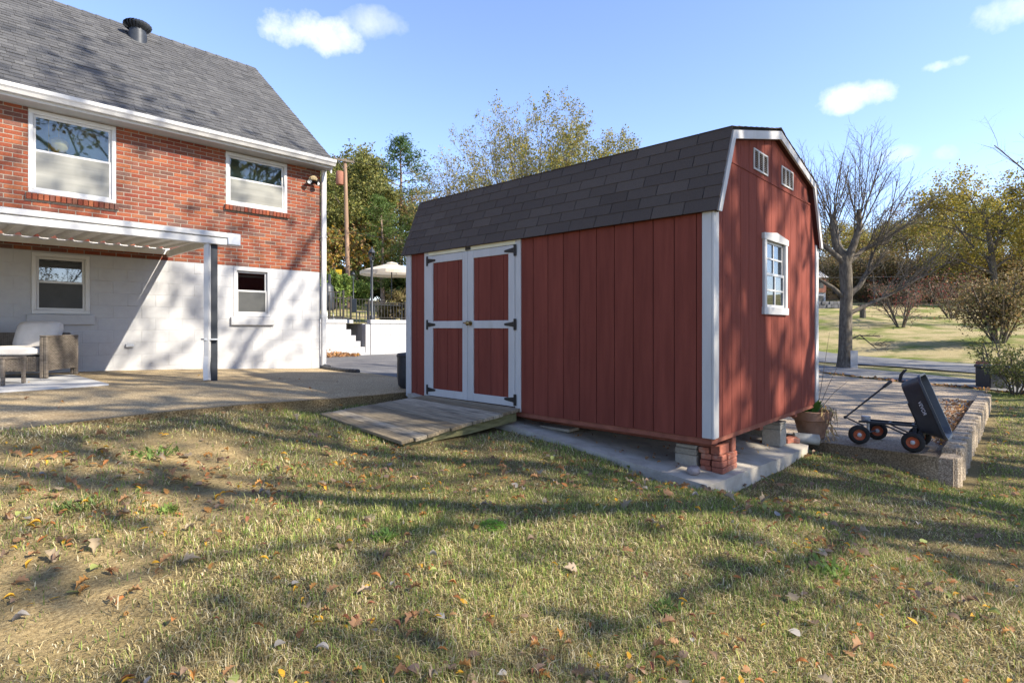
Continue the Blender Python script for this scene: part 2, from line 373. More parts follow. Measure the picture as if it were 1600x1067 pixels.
_K = np.zeros((_n+3, _n+3)); _K[:_n, :_n] = _phi(_d2) + np.eye(_n)*.012
_K[:_n, _n] = 1; _K[:_n, _n+1:] = CP[:, :2]; _K[_n, :_n] = 1; _K[_n+1:, :_n] = CP[:, :2].T
_w = np.linalg.solve(_K, np.concatenate([CP[:, 2], [0, 0, 0]]))
def gz(x, y):
    x = np.atleast_1d(np.asarray(x, float)); y = np.atleast_1d(np.asarray(y, float))
    out = np.empty(x.shape)
    for i in range(0, len(x), 40000):
        a, b = x[i:i+40000], y[i:i+40000]
        d2 = (a[:, None]-CP[None, :, 0])**2 + (b[:, None]-CP[None, :, 1])**2
        out[i:i+40000] = _phi(d2) @ _w[:_n] + _w[_n] + _w[_n+1]*a + _w[_n+2]*b
    near = np.exp(-((x-4)**2+(y-2)**2)/400)
    out += near*(.012*np.sin(x*2.1+1.3*np.sin(y*1.7)) + .010*np.sin(y*2.9+x*1.1) + .006*np.sin(x*6.1-y*4.3))
    return out
def gz1(x, y): return float(gz([x], [y])[0])
def graded(c0, c1, step, lo, hi):
    core = list(np.arange(c0, c1, step)); s = step; a = c0
    left = []
    while a > lo: s *= 1.13; a -= s; left.append(a)
    s = step; b = core[-1]; right = []
    while b < hi: s *= 1.13; b += s; right.append(b)
    return np.array(left[::-1] + core + right)
def ground_sheet():
    xs = graded(-1.5, 10, .07, -150, 400); ys = graded(-2, 7, .07, -150, 400)
    X, Y = np.meshgrid(xs, ys, indexing='ij'); Z = gz(X.ravel(), Y.ravel())
    nx, ny = len(xs), len(ys); I = np.arange(nx*ny).reshape(nx, ny)
    Fa = np.stack([I[:-1, :-1], I[1:, :-1], I[1:, 1:], I[:-1, 1:]], -1).reshape(-1, 4)
    return np_mesh('lawn', np.stack([X.ravel(), Y.ravel(), Z], 1), Fa, 'ground_mix', smooth=True)

def ground_material():
    m = bpy.data.materials.new('ground_mix'); m.use_nodes = True; MATS['ground_mix'] = m
    n = m.node_tree.nodes; l = m.node_tree.links; n.clear()
    out = n.new('ShaderNodeOutputMaterial'); bs = n.new('ShaderNodeBsdfPrincipled'); bs.inputs['Roughness'].default_value = .95; bs.inputs['Specular IOR Level'].default_value = .1
    geo = n.new('ShaderNodeNewGeometry')
    def noise(sc, det=5, ro=.6):
        q = n.new('ShaderNodeTexNoise'); q.inputs['Scale'].default_value = sc; q.inputs['Detail'].default_value = det; q.inputs['Roughness'].default_value = ro
        l.new(geo.outputs['Position'], q.inputs['Vector']); return q.outputs['Fac']
    def rng_(v, a, b, c=0, d=1):
        q = n.new('ShaderNodeMapRange'); l.new(v, q.inputs['Value'])
        for k, w in zip(('From Min', 'From Max', 'To Min', 'To Max'), (a, b, c, d)): q.inputs[k].default_value = w
        return q.outputs[0]
    def mix(f, a, b):
        q = n.new('ShaderNodeMix'); q.data_type = 'RGBA'; l.new(f, q.inputs['Factor'])
        for i, c in ((6, a), (7, b)):
            if hasattr(c, 'is_output'): l.new(c, q.inputs[i])
            else: q.inputs[i].default_value = (*c, 1)
        return q.outputs[2]
    straw = mix(rng_(noise(45, 6, .7), .35, .65), (.19, .15, .075), (.46, .38, .20))
    green = mix(rng_(noise(60, 5, .7), .35, .65), (.07, .09, .02), (.19, .21, .055))
    c = mix(rng_(noise(.55, 4), .44, .60), straw, green)
    vd = n.new('ShaderNodeVectorMath'); vd.operation = 'DISTANCE'; l.new(geo.outputs['Position'], vd.inputs[0]); vd.inputs[1].default_value = (3.5, 1.5, 0)
    shaded_thatch = mix(rng_(noise(70, 6, .75), .35, .65), (.07, .055, .025), (.28, .22, .105))  # thatch soil darkened: the shade between grass blades is in this colour
    c = mix(rng_(vd.outputs['Value'], 7, 12), shaded_thatch, c)
    # bare, trodden earth beside the patio
    def blob(cx, cy, r):
        q = n.new('ShaderNodeVectorMath'); q.operation = 'DISTANCE'; l.new(sx.outputs[0], q.inputs[0]); q.inputs[1].default_value = (cx, cy, 0)
        return rng_(q.outputs['Value'], r*.55, r*1.1, 1, 0)
    sp = n.new('ShaderNodeSeparateXYZ'); l.new(geo.outputs['Position'], sp.inputs[0]); sx = n.new('ShaderNodeCombineXYZ'); l.new(sp.outputs[0], sx.inputs[0]); l.new(sp.outputs[1], sx.inputs[1])
    dirt = mix(rng_(noise(75, 8, .8), .36, .64), (.17, .115, .05), (.56, .42, .205))
    b = None
    for a in DIRT:
        q = blob(*a)
        if b is None: b = q
        else:
            k = n.new('ShaderNodeMath'); k.operation = 'MAXIMUM'; l.new(b, k.inputs[0]); l.new(q, k.inputs[1]); b = k.outputs[0]
    k = n.new('ShaderNodeMath'); k.operation = 'MULTIPLY'; l.new(b, k.inputs[0]); l.new(rng_(noise(2.2, 5), .34, .5), k.inputs[1])
    c = mix(k.outputs[0], c, dirt)
    # scattered far litter
    c = mix(rng_(noise(9, 8, .75), .62, .70), c, (.21, .125, .06))
    l.new(c, bs.inputs['Base Color'])
    bp = n.new('ShaderNodeBump'); bp.inputs['Strength'].default_value = .9; bp.inputs['Distance'].default_value = .03; l.new(noise(38, 7, .7), bp.inputs['Height']); l.new(bp.outputs[0], bs.inputs['Normal'])
    l.new(bs.outputs[0], out.inputs['Surface'])
DIRT = [(.55, 3.7, 1.15), (.1, 2.9, .9), (1.25, 4.35, .6), (-.6, 4.2, 1.2)]
ground_material()
struct(ground_sheet())

def sheet(name, xs, yfn, zfn, m, nsub=24, skirt=.35):
    """a paved slab: for each x station a line of y from yfn(x)[0] to yfn(x)[1]; edges turned down"""
    V = []; nx = len(xs)
    for x in xs:
        a, b = yfn(x)
        for j in range(nsub+1):
            y = a + (b-a)*j/nsub; V.append((x, y, zfn(x, y)))
    Fs = []; w = nsub+1
    for i in range(nx-1):
        for j in range(nsub): Fs.append((i*w+j, (i+1)*w+j, (i+1)*w+j+1, i*w+j+1))
    ring = [i*w for i in range(nx)] + [(nx-1)*w+j for j in range(1, w)] + [i*w+nsub for i in range(nx-2, -1, -1)] + [j for j in range(nsub-1, 0, -1)]
    k = len(V)
    for r_ in ring: V.append((V[r_][0], V[r_][1], V[r_][2]-skirt))
    q = len(ring)
    for i in range(q): Fs.append((ring[i], ring[(i+1) % q], k+(i+1) % q, k+i))
    return struct(np_mesh(name, V, Fs, m))
def interp(x, pts):
    return float(np.interp(x, [p[0] for p in pts], [p[1] for p in pts]))
PATIO_EDGE = [(-8, 4.9), (-2, 5.12), (.4, 5.27), (1.0, 5.38), (1.71, 5.58), (2.6, 5.80), (3.5, 5.98), (4.6, 6.25), (5.85, 6.4)]
def patio_z(x, y): return interp(x, [(-4, .63), (1.2, .60), (2.2, .585), (3.3, .55), (4.3, .50), (5.85, .425)]) - .008*max(0, 9-y) - .055*min(1, max(0, (9-y)/3))*min(1, max(0, (x-1.3)/2))
sheet('patio', list(np.linspace(-8, 5.85, 60)), lambda x: (interp(x, PATIO_EDGE) + .012*math.sin(x*9), 11.2), patio_z, 'aggregate', 30)
sheet('asphalt_drive', list(np.linspace(5.854, 24, 30)), lambda x: (6.42, 17.3), lambda x, y: interp(y, [(6, .40), (11, .40), (17, .345)]) - .004*(x-5.85), 'asphalt', 20)
def drive_z(x, y): return -.08 + .004*(x-7.4) + .42*min(1, max(0, (y-4.2)/2.2))
def s2x(s, y): return (s + .52*y)/.85
for nm_, rows in (('driveway', 1),):
    V = []; Fs = []; ny = 26; nx = 30
    ys = list(np.linspace(.735, 6.39, ny))
    for y in ys:
        for i in range(nx):
            x0, x1 = 7.68 if y > 1.9 else 7.42, s2x(12.75, y)
            x = x0+(x1-x0)*i/(nx-1); V.append((x, y, drive_z(x, y)))
    for j in range(ny-1):
        for i in range(nx-1): Fs.append((j*nx+i, j*nx+i+1, (j+1)*nx+i+1, (j+1)*nx+i))
    ring = [i for i in range(nx)] + [j*nx+nx-1 for j in range(1, ny)] + [(ny-1)*nx+i for i in range(nx-2, -1, -1)] + [j*nx for j in range(ny-2, 0, -1)]
    k = len(V)
    for r_ in ring: V.append((V[r_][0], V[r_][1], V[r_][2]-.5))
    q = len(ring)
    for i in range(q): Fs.append((ring[i], ring[(i+1) % q], k+(i+1) % q, k+i))
    struct(np_mesh('driveway', V, Fs, 'drive_aggregate'))
# lanes beyond the driveway, laid over the lawn, running along direction (.52,.85)
def lane(name, s0, s1, t0, t1, m, dz=.03, taper=None):
    V = []; Fs = []; nt, ns = 60, 6
    for i in range(nt+1):
        t = t0 + (t1-t0)*i/nt
        a, b = (s0, s1) if taper is None else taper(t)
        for j in range(ns+1):
            s = a+(b-a)*j/ns; x = s*.85 + t*.52; y = -s*.52 + t*.85; V.append((x, y, 0))
    V = np.array(V); V[:, 2] = gz(V[:, 0], V[:, 1]) + dz
    for i in range(nt):
        for j in range(ns): q = i*(ns+1)+j; Fs.append((q, q+1, q+ns+2, q+ns+1))
    return struct(np_mesh(name, V, Fs, m))
lane('sidewalk', 13.25, 14.9, -40, 40, 'road_grey', .035)
lane('road', 16.6, 20.3, -60, 60, 'road_grey', .035)
lane('road_apron', 14.9, 16.6, -40, 9.4, 'road_grey', .031)
# shed slab, tilted with the lawn
def slab_z(x, y): return .025 + .1*(y-1.92) - .04*(x-4.35)
mb = MB()
pts = [(4.35, 1.92), (4.55, 1.90), (5.2, 1.91), (6.1, 1.89), (6.9, 1.9), (7.18, 1.93), (7.2, 3), (7.2, 6.0), (4.4, 6.0), (4.36, 4.2), (4.34, 2.6)]
top = [Vector((x, y, slab_z(x, y))) for x, y in pts]
mb.add(top + [Vector((p.x + .01*math.sin(i*5), p.y-.01*math.cos(i*7), p.z-.18)) for i, p in enumerate(top)],
       [list(range(11)), [21-i for i in range(11)]] + [(i, (i+1) % 11, 11+(i+1) % 11, 11+i) for i in range(11)])
struct(mb.build('concrete_slab', 'concrete'))
# terraced hillside behind the white wall
def terr_z(x, y):
    f = min(1, max(0, (x-26)/14)); h = 1.42 + .02*(y-17.3) + .085*max(0, y-21)
    return h*(1-f) + f*min(h, gz1(x, y)-.1)
xs = list(np.linspace(-40, 45, 60)); ysd = [17.42+i for i in (0, .5, 1, 1.6, 2, 3, 4, 6, 8, 11, 15, 20, 26, 34, 44, 60, 80, 110, 160)]
V = [(x, y, terr_z(x, y)) for x in xs for y in ysd]; w = len(ysd)
Fs = [(i*w+j, (i+1)*w+j, (i+1)*w+j+1, i*w+j+1) for i in range(len(xs)-1) for j in range(w-1)]
struct(np_mesh('hillside', V, Fs, 'ground_mix', smooth=True))
# ------------------------------------------------------------------ brick house
HY, HX0, HX1, ZB, ZW, ZT = 11.07, -5.0, 5.86, .30, 2.46, 4.63
house = thing('brick_house', 'red brick house on a white painted block base with grey shingle roof', 'house', (HX1, HY, .40))
WIN = [(1.143, 2.25, 3.33, 4.60), (3.96, 5.14, 3.60, 4.60), (1.18, 1.90, 1.50, 2.44), (4.10, 4.80, 1.50, 2.44), (-1.6, -.5, 3.33, 4.60)]
def cut(a, b, z0, z1, holes):
    """pieces of the interval a..b left over by the openings that cross z0..z1"""
    seg = [(a, b)]
    for (p, q, r_, t) in holes:
        if z1 <= r_+.004 or z0 >= t-.004: continue
        ns = []
        for (u, v) in seg:
            if v <= p or u >= q: ns.append((u, v)); continue
            if u < p: ns.append((u, p))
            if v > q: ns.append((q, v))
        seg = ns
    return [s for s in seg if s[1]-s[0] > .012]
def wall_sheet(x0, x1, z0, z1, holes, y, depth=.16):
    mb = MB(); xs = sorted({x0, x1} | {v for h in holes for v in h[:2] if x0 < v < x1}); zs = sorted({z0, z1} | {v for h in holes for v in h[2:] if z0 < v < z1})
    for a, b in zip(xs, xs[1:]):
        for c, d in zip(zs, zs[1:]):
            cx, cz = (a+b)/2, (c+d)/2
            if any(h[0] < cx < h[1] and h[2] < cz < h[3] for h in holes): continue
            mb.add([(a, y, c), (b, y, c), (b, y, d), (a, y, d)], [(0, 1, 2, 3)])
    for h in holes:
        a, b, c, d = h
        q = [(a, c), (b, c), (b, d), (a, d)]
        for i in range(4):
            (u, w), (u2, w2) = q[i], q[(i+1) % 4]
            mb.add([(u, y, w), (u2, y, w2), (u2, y+depth, w2), (u, y+depth, w)], [(0, 1, 2, 3)])
    return mb
upper = [w for w in WIN if w[2] > 3]; lower = [w for w in WIN if w[2] < 3]
bw = wall_sheet(HX0, HX1-.004, ZW, ZT+.02, upper, HY-.003).build('brick_wall', 'mortar', house)
kw = wall_sheet(HX0, HX1-.004, ZB, ZW, lower, HY-.0005).build('block_wall', 'block_white', house)
m_ = MB(); m_.box(-.1, .1, -.012, .012, -.0275, .0275, .002); brick_me = mesh_of(m_, 'brick', 'brick')
pieces = []
nc = 32; ch = (ZT-ZW)/nc
for i in range(nc):
    z0 = ZW + i*ch; zc = z0+ch/2; off = (.106 if i % 2 else 0) + random.uniform(-.004, .004)
    x = HX1 - off - .2125*60
    while x < HX1:
        a, b = max(x+.0062, -1.9), min(x+.2063, HX1)
        if b-a > .03:
            for (u, v) in cut(a, b, z0+.006, z0+ch-.006, upper+[(w[0]-.035, w[1]+.035, w[2]-.10, w[2]) for w in upper]): pieces.append((u, v, zc))
        x += .2125
def in_view(p): return p[1] > .75
pieces.sort(key=lambda p: (0 if in_view(p) else 1, p[0]))
rest = MB()
for i, (u, v, zc) in enumerate(pieces):
    dy = random.uniform(-.002, .002)
    if i < 300: place('brick', brick_me, bw, ((u+v)/2, HY+dy+.004, zc), scale=((v-u)/.2, 1, 1))
    else:
        rest.tone = random.random(); rest.box(u, v, HY-.008+dy, HY+.016+dy, zc-.0275, zc+.0275, .002)
stuff(rest.build('bricks', 'brick', bw, tone=True))
# painted blocks
m_ = MB(); m_.box(-.199, .199, -.015, .015, -.1, .1, .003); block_me = mesh_of(m_, 'block', 'block_white')
for i in range(11):
    z1 = ZW - i*.2032; zc = z1-.1016; off = .2 if i % 2 else 0
    x = HX1-.4064*18-off
    while x < HX1:
        a, b = max(x+.0018, -1.4), min(x+.4046, HX1)
        if b-a > .03:
            for (u, v) in cut(a, b, zc-.1, zc+.1, [(w[0], w[1], w[2]-.17, w[3]) for w in lower]):
                place('block', block_me, kw, ((u+v)/2, HY+.0112+random.uniform(-.0015, .0015), zc), scale=((v-u)/.398, 1, 1))
        x += .4064
# gable end, back and attic so that the house is a closed body
mb = MB(); mb.box(HX0, HX1-.01, HY+1.35, HY+7.2, ZB, ZT); mb.box(HX1-.03, HX1-.01, HY+.06, HY+1.35, ZB, ZT); 
mb.prism([(HX1-.05, HY+.1, ZT), (HX1-.05, HY+7.1, ZT), (HX1-.05, HY+3.6, 7.8)], (-.1, 0, 0)); mb.box(HX1-.12, HX1-.0, HY+.02, HY+.06, ZB, ZT)
mb.build('house_body', 'far_brick', house)
# the room behind each window, the window and its sill
for wi, (a, b, c, d) in enumerate(WIN):
    wn_ = MB(); y = HY
    wn_.box(a+.002, b-.002, y-.012, y+.075, c+.002, c+.062, .006); wn_.box(a+.002, b-.002, y-.012, y+.075, d-.062, d-.002, .006)
    wn_.box(a+.002, a+.062, y-.0125, y+.0745, c+.06, d-.06, .006); wn_.box(b-.062, b-.002, y-.0125, y+.0745, c+.06, d-.06, .006)
    win = wn_.build('window', 'vinyl_white', house)
    zm = (c+d)/2 + .02; sb = MB()
    i0, i1 = a+.062, b-.062
    for (z0, z1, yy) in ((zm-.02, d-.062, y+.035), (c+.062, zm+.022, y+.012)):
        sb.box(i0, i1, yy, yy+.022, z0, z0+.036, .004); sb.box(i0, i1, yy, yy+.022, z1-.036, z1, .004)
        sb.box(i0, i0+.034, yy, yy+.0215, z0+.03, z1-.03, .004); sb.box(i1-.034, i1, yy, yy+.0215, z0+.03, z1-.03, .004)
    sb.build('sash', 'vinyl_white', win)
    for (z0, z1, yy) in ((zm+.01, d-.09, y+.045), (c+.09, zm-.01, y+.022)):
        g = MB(); g.box(i0+.02, i1-.02, yy, yy+.004, z0, z1); g.build('pane', 'glass' if wi in (0, 1, 4) else 'glass_dark', win)
    rm = MB(); x0, x1, y0, y1, z0, z1 = a-.1, b+.1, y+.09, y+.62, c-.1, d+.01
    rm.add([(x0, y1, z0), (x1, y1, z0), (x1, y1, z1), (x0, y1, z1), (x0, y0, z0), (x1, y0, z0), (x1, y0, z1), (x0, y0, z1)],
           [(0, 1, 2, 3), (0, 4, 5, 1), (3, 2, 6, 7), (0, 3, 7, 4), (1, 5, 6, 2)])
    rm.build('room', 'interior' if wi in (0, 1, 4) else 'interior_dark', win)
    if wi in (0, 1, 4):
        bl = MB(); bl.box(i0+.03, i1-.03, y+.013, y+.015, c+.09, zm-.012); bl.build('insect_screen', 'blind', win)
    else:
        bl = MB(); bl.box(i0+.03, i1-.03, y+.013, y+.015, c+.09, zm-.012); bl.build('insect_screen', 'screen', win)
        bl = MB(); bl.box(i0+.02, i1-.02, y+.10, y+.13, d-.17, d-.13); bl.build('blind_rail', 'blind', win)
    if wi == 0:
        for (px, py) in ((92, 227), (76, 251)):
            p = on_y(px, py, y+.3); lm = MB(); lm.lathe([(.0, -.12), (.07, -.115), (.12, -.05), (.13, .0), (.12, .06), (.06, .11), (0, .115)], p, k=20)
            lm.tube([p+Vector((0, 0, .11)), (p.x, p.y, d)], .006, 6); lm.build('pendant_lamp', 'lamp_shade', win, smooth=True)
    if c > 3:                                     # sill of bricks on edge
        n = int(round((b-a+.06)/.0677)); sm = MB(); x = a-.03
        sm.box(a-.03, b+.03, y-.02, y+.05, c-.10, c-.004); sl_o = sm.build('window_sill', 'mortar', win)
        st = (b-a+.06)/n
        mm = MB(); mm.box(-st/2+.004, st/2-.004, -.05, .03, -.047, .047, .005); sm_me = mesh_of(mm, 'sill_brick', 'brick')
        for i in range(n): place('sill_brick', sm_me, win, (x+st*(i+.5), y-.02, c-.05+random.uniform(-.002, .002)), rot=(R(7), 0, 0))
    else:
        sm = MB(); sm.box(a-.06, b+.06, y-.055, y+.04, c-.165, c-.006, .008); sm.build('window_sill', 'block_white', win)
# roof
EY, EZ, RY, RZ = 10.72, 4.79, 14.65, 7.96
rl = math.hypot(RY-EY, RZ-EZ); sd = Vector((0, (RY-EY)/rl, (RZ-EZ)/rl)); nd = Vector((0, -sd.z, sd.y))
RX1 = 5.97
mb = MB()
mb.prism([(RX1-.02, EY+.03, EZ-.02), (RX1-.02, RY, RZ-.02), (RX1-.02, 2*RY-EY, EZ-.02), (RX1-.02, 2*RY-EY, EZ-.10), (RX1-.02, RY, RZ-.14), (RX1-.02, EY+.03, EZ-.10)], (HX0-RX1, 0, 0))
roof = mb.build('roof', 'roof_under', house)
expo = .142; nr = int(rl/expo)+1; tabs = []
for i in range(nr):
    s0 = i*expo; x = RX1 - random.uniform(0, .2)
    edge = RX1
    while edge > -1.2:
        w_ = random.uniform(.09, .24); tabs.append((edge-w_, edge, s0, random.uniform(.004, .011) if random.random() < .5 else .003)); edge -= w_
def shingle(mbx, x0, x1, s0, t, P0, sd_, nd_, ln, gap=.0015, along=Vector((1, 0, 0)), thick=.006):
    a = P0 + along*(x0+gap) + sd_*s0; b = P0 + along*(x1-gap) + sd_*s0
    lo = nd_*(t+thick+.006); up = nd_*.001
    v = [a+lo, b+lo, b+sd_*ln+up+nd_*thick, a+sd_*ln+up+nd_*thick, a+lo-nd_*(thick+t*.6), b+lo-nd_*(thick+t*.6), b+sd_*ln+up, a+sd_*ln+up]
    mbx.add(v, [(0, 1, 2, 3), (4, 7, 6, 5), (0, 4, 5, 1), (1, 5, 6, 2), (0, 3, 7, 4)])
P0 = Vector((0, EY, EZ))
def dist(t): return (P0 + Vector((t[0], 0, 0)) + sd*t[2]).length if t[1] > .35 else 99
tabs.sort(key=dist); rest = MB()
for i, (x0, x1, s0, t) in enumerate(tabs):
    ln = min(expo*1.25, rl-s0+.01)
    if i < 300:
        q = MB(); shingle(q, x0, x1, s0, t, P0, sd, nd, ln); q.build('shingle', 'house_shingle', roof)
    else:
        rest.tone = random.random(); shingle(rest, x0, x1, s0, t, P0, sd, nd, ln)
stuff(rest.build('shingles', 'house_shingle', roof, tone=True))
q = MB()
for i in range(36):
    x = RX1-.24*i; q.tone = random.random()
    q.prism([(x, RY-.16, RZ-.12), (x, RY, RZ+.02), (x, RY+.16, RZ-.12), (x, RY+.16, RZ-.13), (x, RY, RZ+.005), (x, RY-.16, RZ-.13)], (-.236, 0, .012))
q.build('ridge_cap', 'house_shingle', roof, tone=True)
mb = MB()                                          # gutter, fascia, soffit, frieze
prof = [(EY+.02, EZ-.02), (EY+.02, EZ-.12), (EY-.05, EZ-.13), (EY-.075, EZ-.085), (EY-.10, EZ-.06), (EY-.105, EZ-.005), (EY-.09, EZ-.005), (EY-.085, EZ-.055), (EY-.0, EZ-.11), (EY+.0, EZ-.02)]
mb.prism([(RX1+.02, y, z) for y, z in prof], (HX0-RX1, 0, 0)); mb.build('gutter', 'vinyl_white', house)
mb = MB(); mb.box(HX0, RX1, EY+.022, EY+.045, EZ-.17, EZ-.025); mb.build('fascia', 'vinyl_white', house)
mb = MB(); mb.box(HX0, RX1-.01, EY+.046, HY-.03, EZ-.165, EZ-.15); mb.build('soffit', 'shaded_frieze', house)
mb = MB(); mb.box(HX0, HX1+.02, HY-.028, HY-.006, EZ-.175, EZ-.152); mb.build('frieze_board', 'shaded_frieze', house)
mb = MB(); mb.prism([(RX1-.004, EY+.05, EZ-.11), (RX1-.004, RY, RZ-.13), (RX1-.004, RY, RZ-.28), (RX1-.004, EY+.05, EZ-.26)], (-.03, 0, 0)); mb.build('rake_board', 'vinyl_white', house)
mb = MB(); mb.box(5.862, 5.965, HY-.085, HY-.012, .47, EZ-.13, .012)
for z in (1.5, 3.2): mb.box(5.855, 5.972, HY-.09, HY-.008, z, z+.03)
mb.build('downspout', 'vinyl_white', house)
# flood lights on the brick wall, small vent box on the blocks
p = on_y(486, 284, HY-.03)
fl = MB(); fl.lathe([(0, -.0), (.05, 0), (.05, .03), (0, .035)], p, (0, -1, 0), 14); fb = fl.build('flood_light', 'hinge_black', house, smooth=True)
for s in (-1, 1):
    c0 = p + Vector((.085*s, -.10, -.03)); ax = Vector((.35*s, -.8, -.25)).normalized()
    q = MB(); q.lathe([(.0, -.06), (.03, -.06), (.045, 0), (.055, .05), (.048, .052), (.04, .02)], c0, ax, 14); q.tube([p+Vector((0, -.02, 0)), c0], .012, 6)
    q.build('lamp_head', 'hinge_black', fb, smooth=True)
    q = MB(); q.lathe([(0, .03), (.042, .03), (.042, .026), (0, .026)], c0, ax, 14); q.build('lens', 'lens_white', fb)
q = MB(); q.lathe([(0, 0), (.08, .0), (.09, .04), (.05, .09), (0, .1)], p+Vector((.02, -.05, .02)), k=10); q.build('bird_nest', 'wire_nest', fb)
p = on_y(202, 540, HY); q = MB(); q.box(p.x-.06, p.x+.06, HY-.05, HY-.008, p.z-.025, p.z+.03, .006); q.build('vent_box', 'galv_grey', house)
# turbine vent near the ridge
def roof_hit(px, py):
    r_ = ray(px, py); n_ = nd; t = (P0 - cpos()).dot(n_) / r_.dot(n_); return cpos() + r_*t
p = roof_hit(215, 62); tv = MB()
tv.lathe([(.17, -.30), (.17, .12), (.155, .13), (.155, .2)], p, k=28); tvo = tv.build('roof_vent', 'dark_metal', house, smooth=True)
q = MB(); q.lathe([(.15, .195), (.185, .26), (.175, .33), (.13, .38), (.0, .395)], p, k=28); q.build('vent_core', 'hinge_black', tvo)
for i in range(22):
    a = 2*math.pi*i/22; q = MB(); row = []
    for j in range(7):
        t = j/6; rr = .155+.10*math.sin(math.pi*(.04+.9*t))-.10*max(0, t-.6)*t; zz = .19+.21*t-.02*t*t
        for k_, da in ((0, 0), (1, .27)): r2_ = rr+(.014 if k_ else -.016); row.append(p + Vector((r2_*math.cos(a+da+.15*t), r2_*math.sin(a+da+.15*t), zz)))
    q.add(row, [(2*j, 2*j+1, 2*j+3, 2*j+2) for j in range(6)]); q.build('vent_blade', 'dark_metal', tvo, smooth=True)

# ------------------------------------------------------------------ patio cover
cov = thing('patio_cover', 'white metal patio cover with ribbed roof pans fixed to the brick house', 'awning', (2.79, 8.40, .56))
FYc, CX1 = 8.28, 3.02
zl, zf = 2.56, 2.47                    # underside at the wall / at the front beam
mb = MB(); mb.box(-4.2, CX1, HY-.045, HY-.014, zl, zl+.11, .004); mb.build('ledger', 'soffit', cov)
mb = MB(); mb.box(CX1-.045, CX1, FYc+.10, HY-.05, zl-.04, zl+.075, .004); mb.build('side_beam', 'soffit', cov)
mb = MB(); mb.box(-4.2, 2.985, FYc, FYc+.08, zf-.02, zf+.075, .006); mb.box(-4.2, 2.985, FYc-.02, FYc+.08, zf+.078, zf+.15, .008); mb.build('front_beam', 'vinyl_white', cov)
mb = MB(); mb.box(2.986, 3.16, FYc-.022, FYc+.085, zf-.015, zf+.152, .01); mb.build('gutter_end', 'galv_grey', cov)
W_ = .205; n = int(7.2/W_)
for i in range(n):                     # ribbed roof pans
    x1 = CX1-.05-i*W_; x0 = x1-W_+.002; q = MB()
    pr = [(x0, 0), (x0+.05, 0), (x0+.08, .05), (x0+.125, .05), (x0+.155, 0), (x1, 0)]
    a = [Vector((x, FYc+.06, zf+.10+h)) for x, h in pr]; b = [Vector((x, HY-.06, zl+.10+h)) for x, h in pr]
    q.add(a+b+[p_+Vector((0, 0, .004)) for p_ in a]+[p_+Vector((0, 0, .004)) for p_ in b], [(j, j+1, 7+j, 6+j) for j in range(5)] + [(12+j, 13+j, 19+j, 18+j) for j in range(5)])
    q.build('roof_pan', 'soffit', cov)
pb = on_z(331, 593, .56)
px_, py_ = pb.x, 8.36
mb = MB(); mb.box(px_-.045, px_+.045, py_, py_+.09, patio_z(px_, py_)-.01, zf-.015, .006); mb.build('post', 'dark_metal', cov)
mb = MB(); xd = px_-.10; zb = patio_z(px_, py_)
mb.tube([(xd, py_-.03, zf-.01), (xd, py_-.03, zb+.35), (xd-.02, py_-.06, zb+.20), (xd-.025, py_-.10, zb+.02)], [.046, .046, .046, .048], 4); mb.build('downspout', 'vinyl_white', cov)
mb = MB(); mb.box(xd-.05, px_+.04, py_-.065, py_+.073, 1.12, 1.14); mb.build('strap', 'galv_grey', cov)
# ------------------------------------------------------------------ garden shed
SX0, SX1, SY0, SY1 = 4.51, 7.55, 1.94, 6.14
SB, ST = .375, 2.285                       # siding foot / wall plate
SXC = (SX0+SX1)/2; BRK, BRZ, RDZ = .30, 2.985, 3.285
shed = thing('garden_shed', 'red barn style shed with white trim, double doors and dark shingled gambrel roof', 'shed', (SX0, SY0, .05))
G = .009
# front wall (long side with the doors)
mb = MB(); mb.box(SX0+G, SX0+.05, SY0+.03, SY1-.03, SB, ST+.05); fw = mb.build('front_wall', 'shed_groove', shed)
grooves = [3.91-.2032*k for k in range(10)] + [5.94]
def front_boards(y0, y1):
    ed = [y0] + sorted(g for g in grooves if y0+.01 < g < y1-.01) + [y1]
    for a, b in zip(ed, ed[1:]):
        q = MB(); q.box(SX0, SX0+.02, a+.0035, b-.0035, SB-.008, ST+.04, .002); q.build('siding_board', 'shed_red', fw)
front_boards(SY0+.02, 4.09); front_boards(5.76, SY1-.02)
# end wall with gambrel top
def topz(x):
    d = min(x-SX0, SX1-x)
    return ST+.02 + (BRZ-ST)*min(1, max(0, d)/BRK) if d < BRK else BRZ+.02 + (RDZ-BRZ)*(d-BRK)/(SXC-SX0-BRK)
WX0, WX1, WZ0, WZ1 = 5.70, 6.34, 1.47, 2.19
def prof_pts(a, b, zlo):
    xs = [a] + [x for x in (SX0+BRK, SXC, SX1-BRK) if a < x < b] + [b]
    return [(a, zlo), (b, zlo)] + [(x, topz(x)-.03) for x in reversed(xs)]
mb = MB(); mb.prism([(x, SY0+G, z) for x, z in [(SX0+.05, SB), (SX1-.02, SB)] + [(x, topz(x)-.04) for x in (SX1-.02, SX1-BRK, SXC, SX0+BRK, SX0+.05)]], (0, .02, 0))
ew = mb.build('end_wall', 'shed_groove', shed)
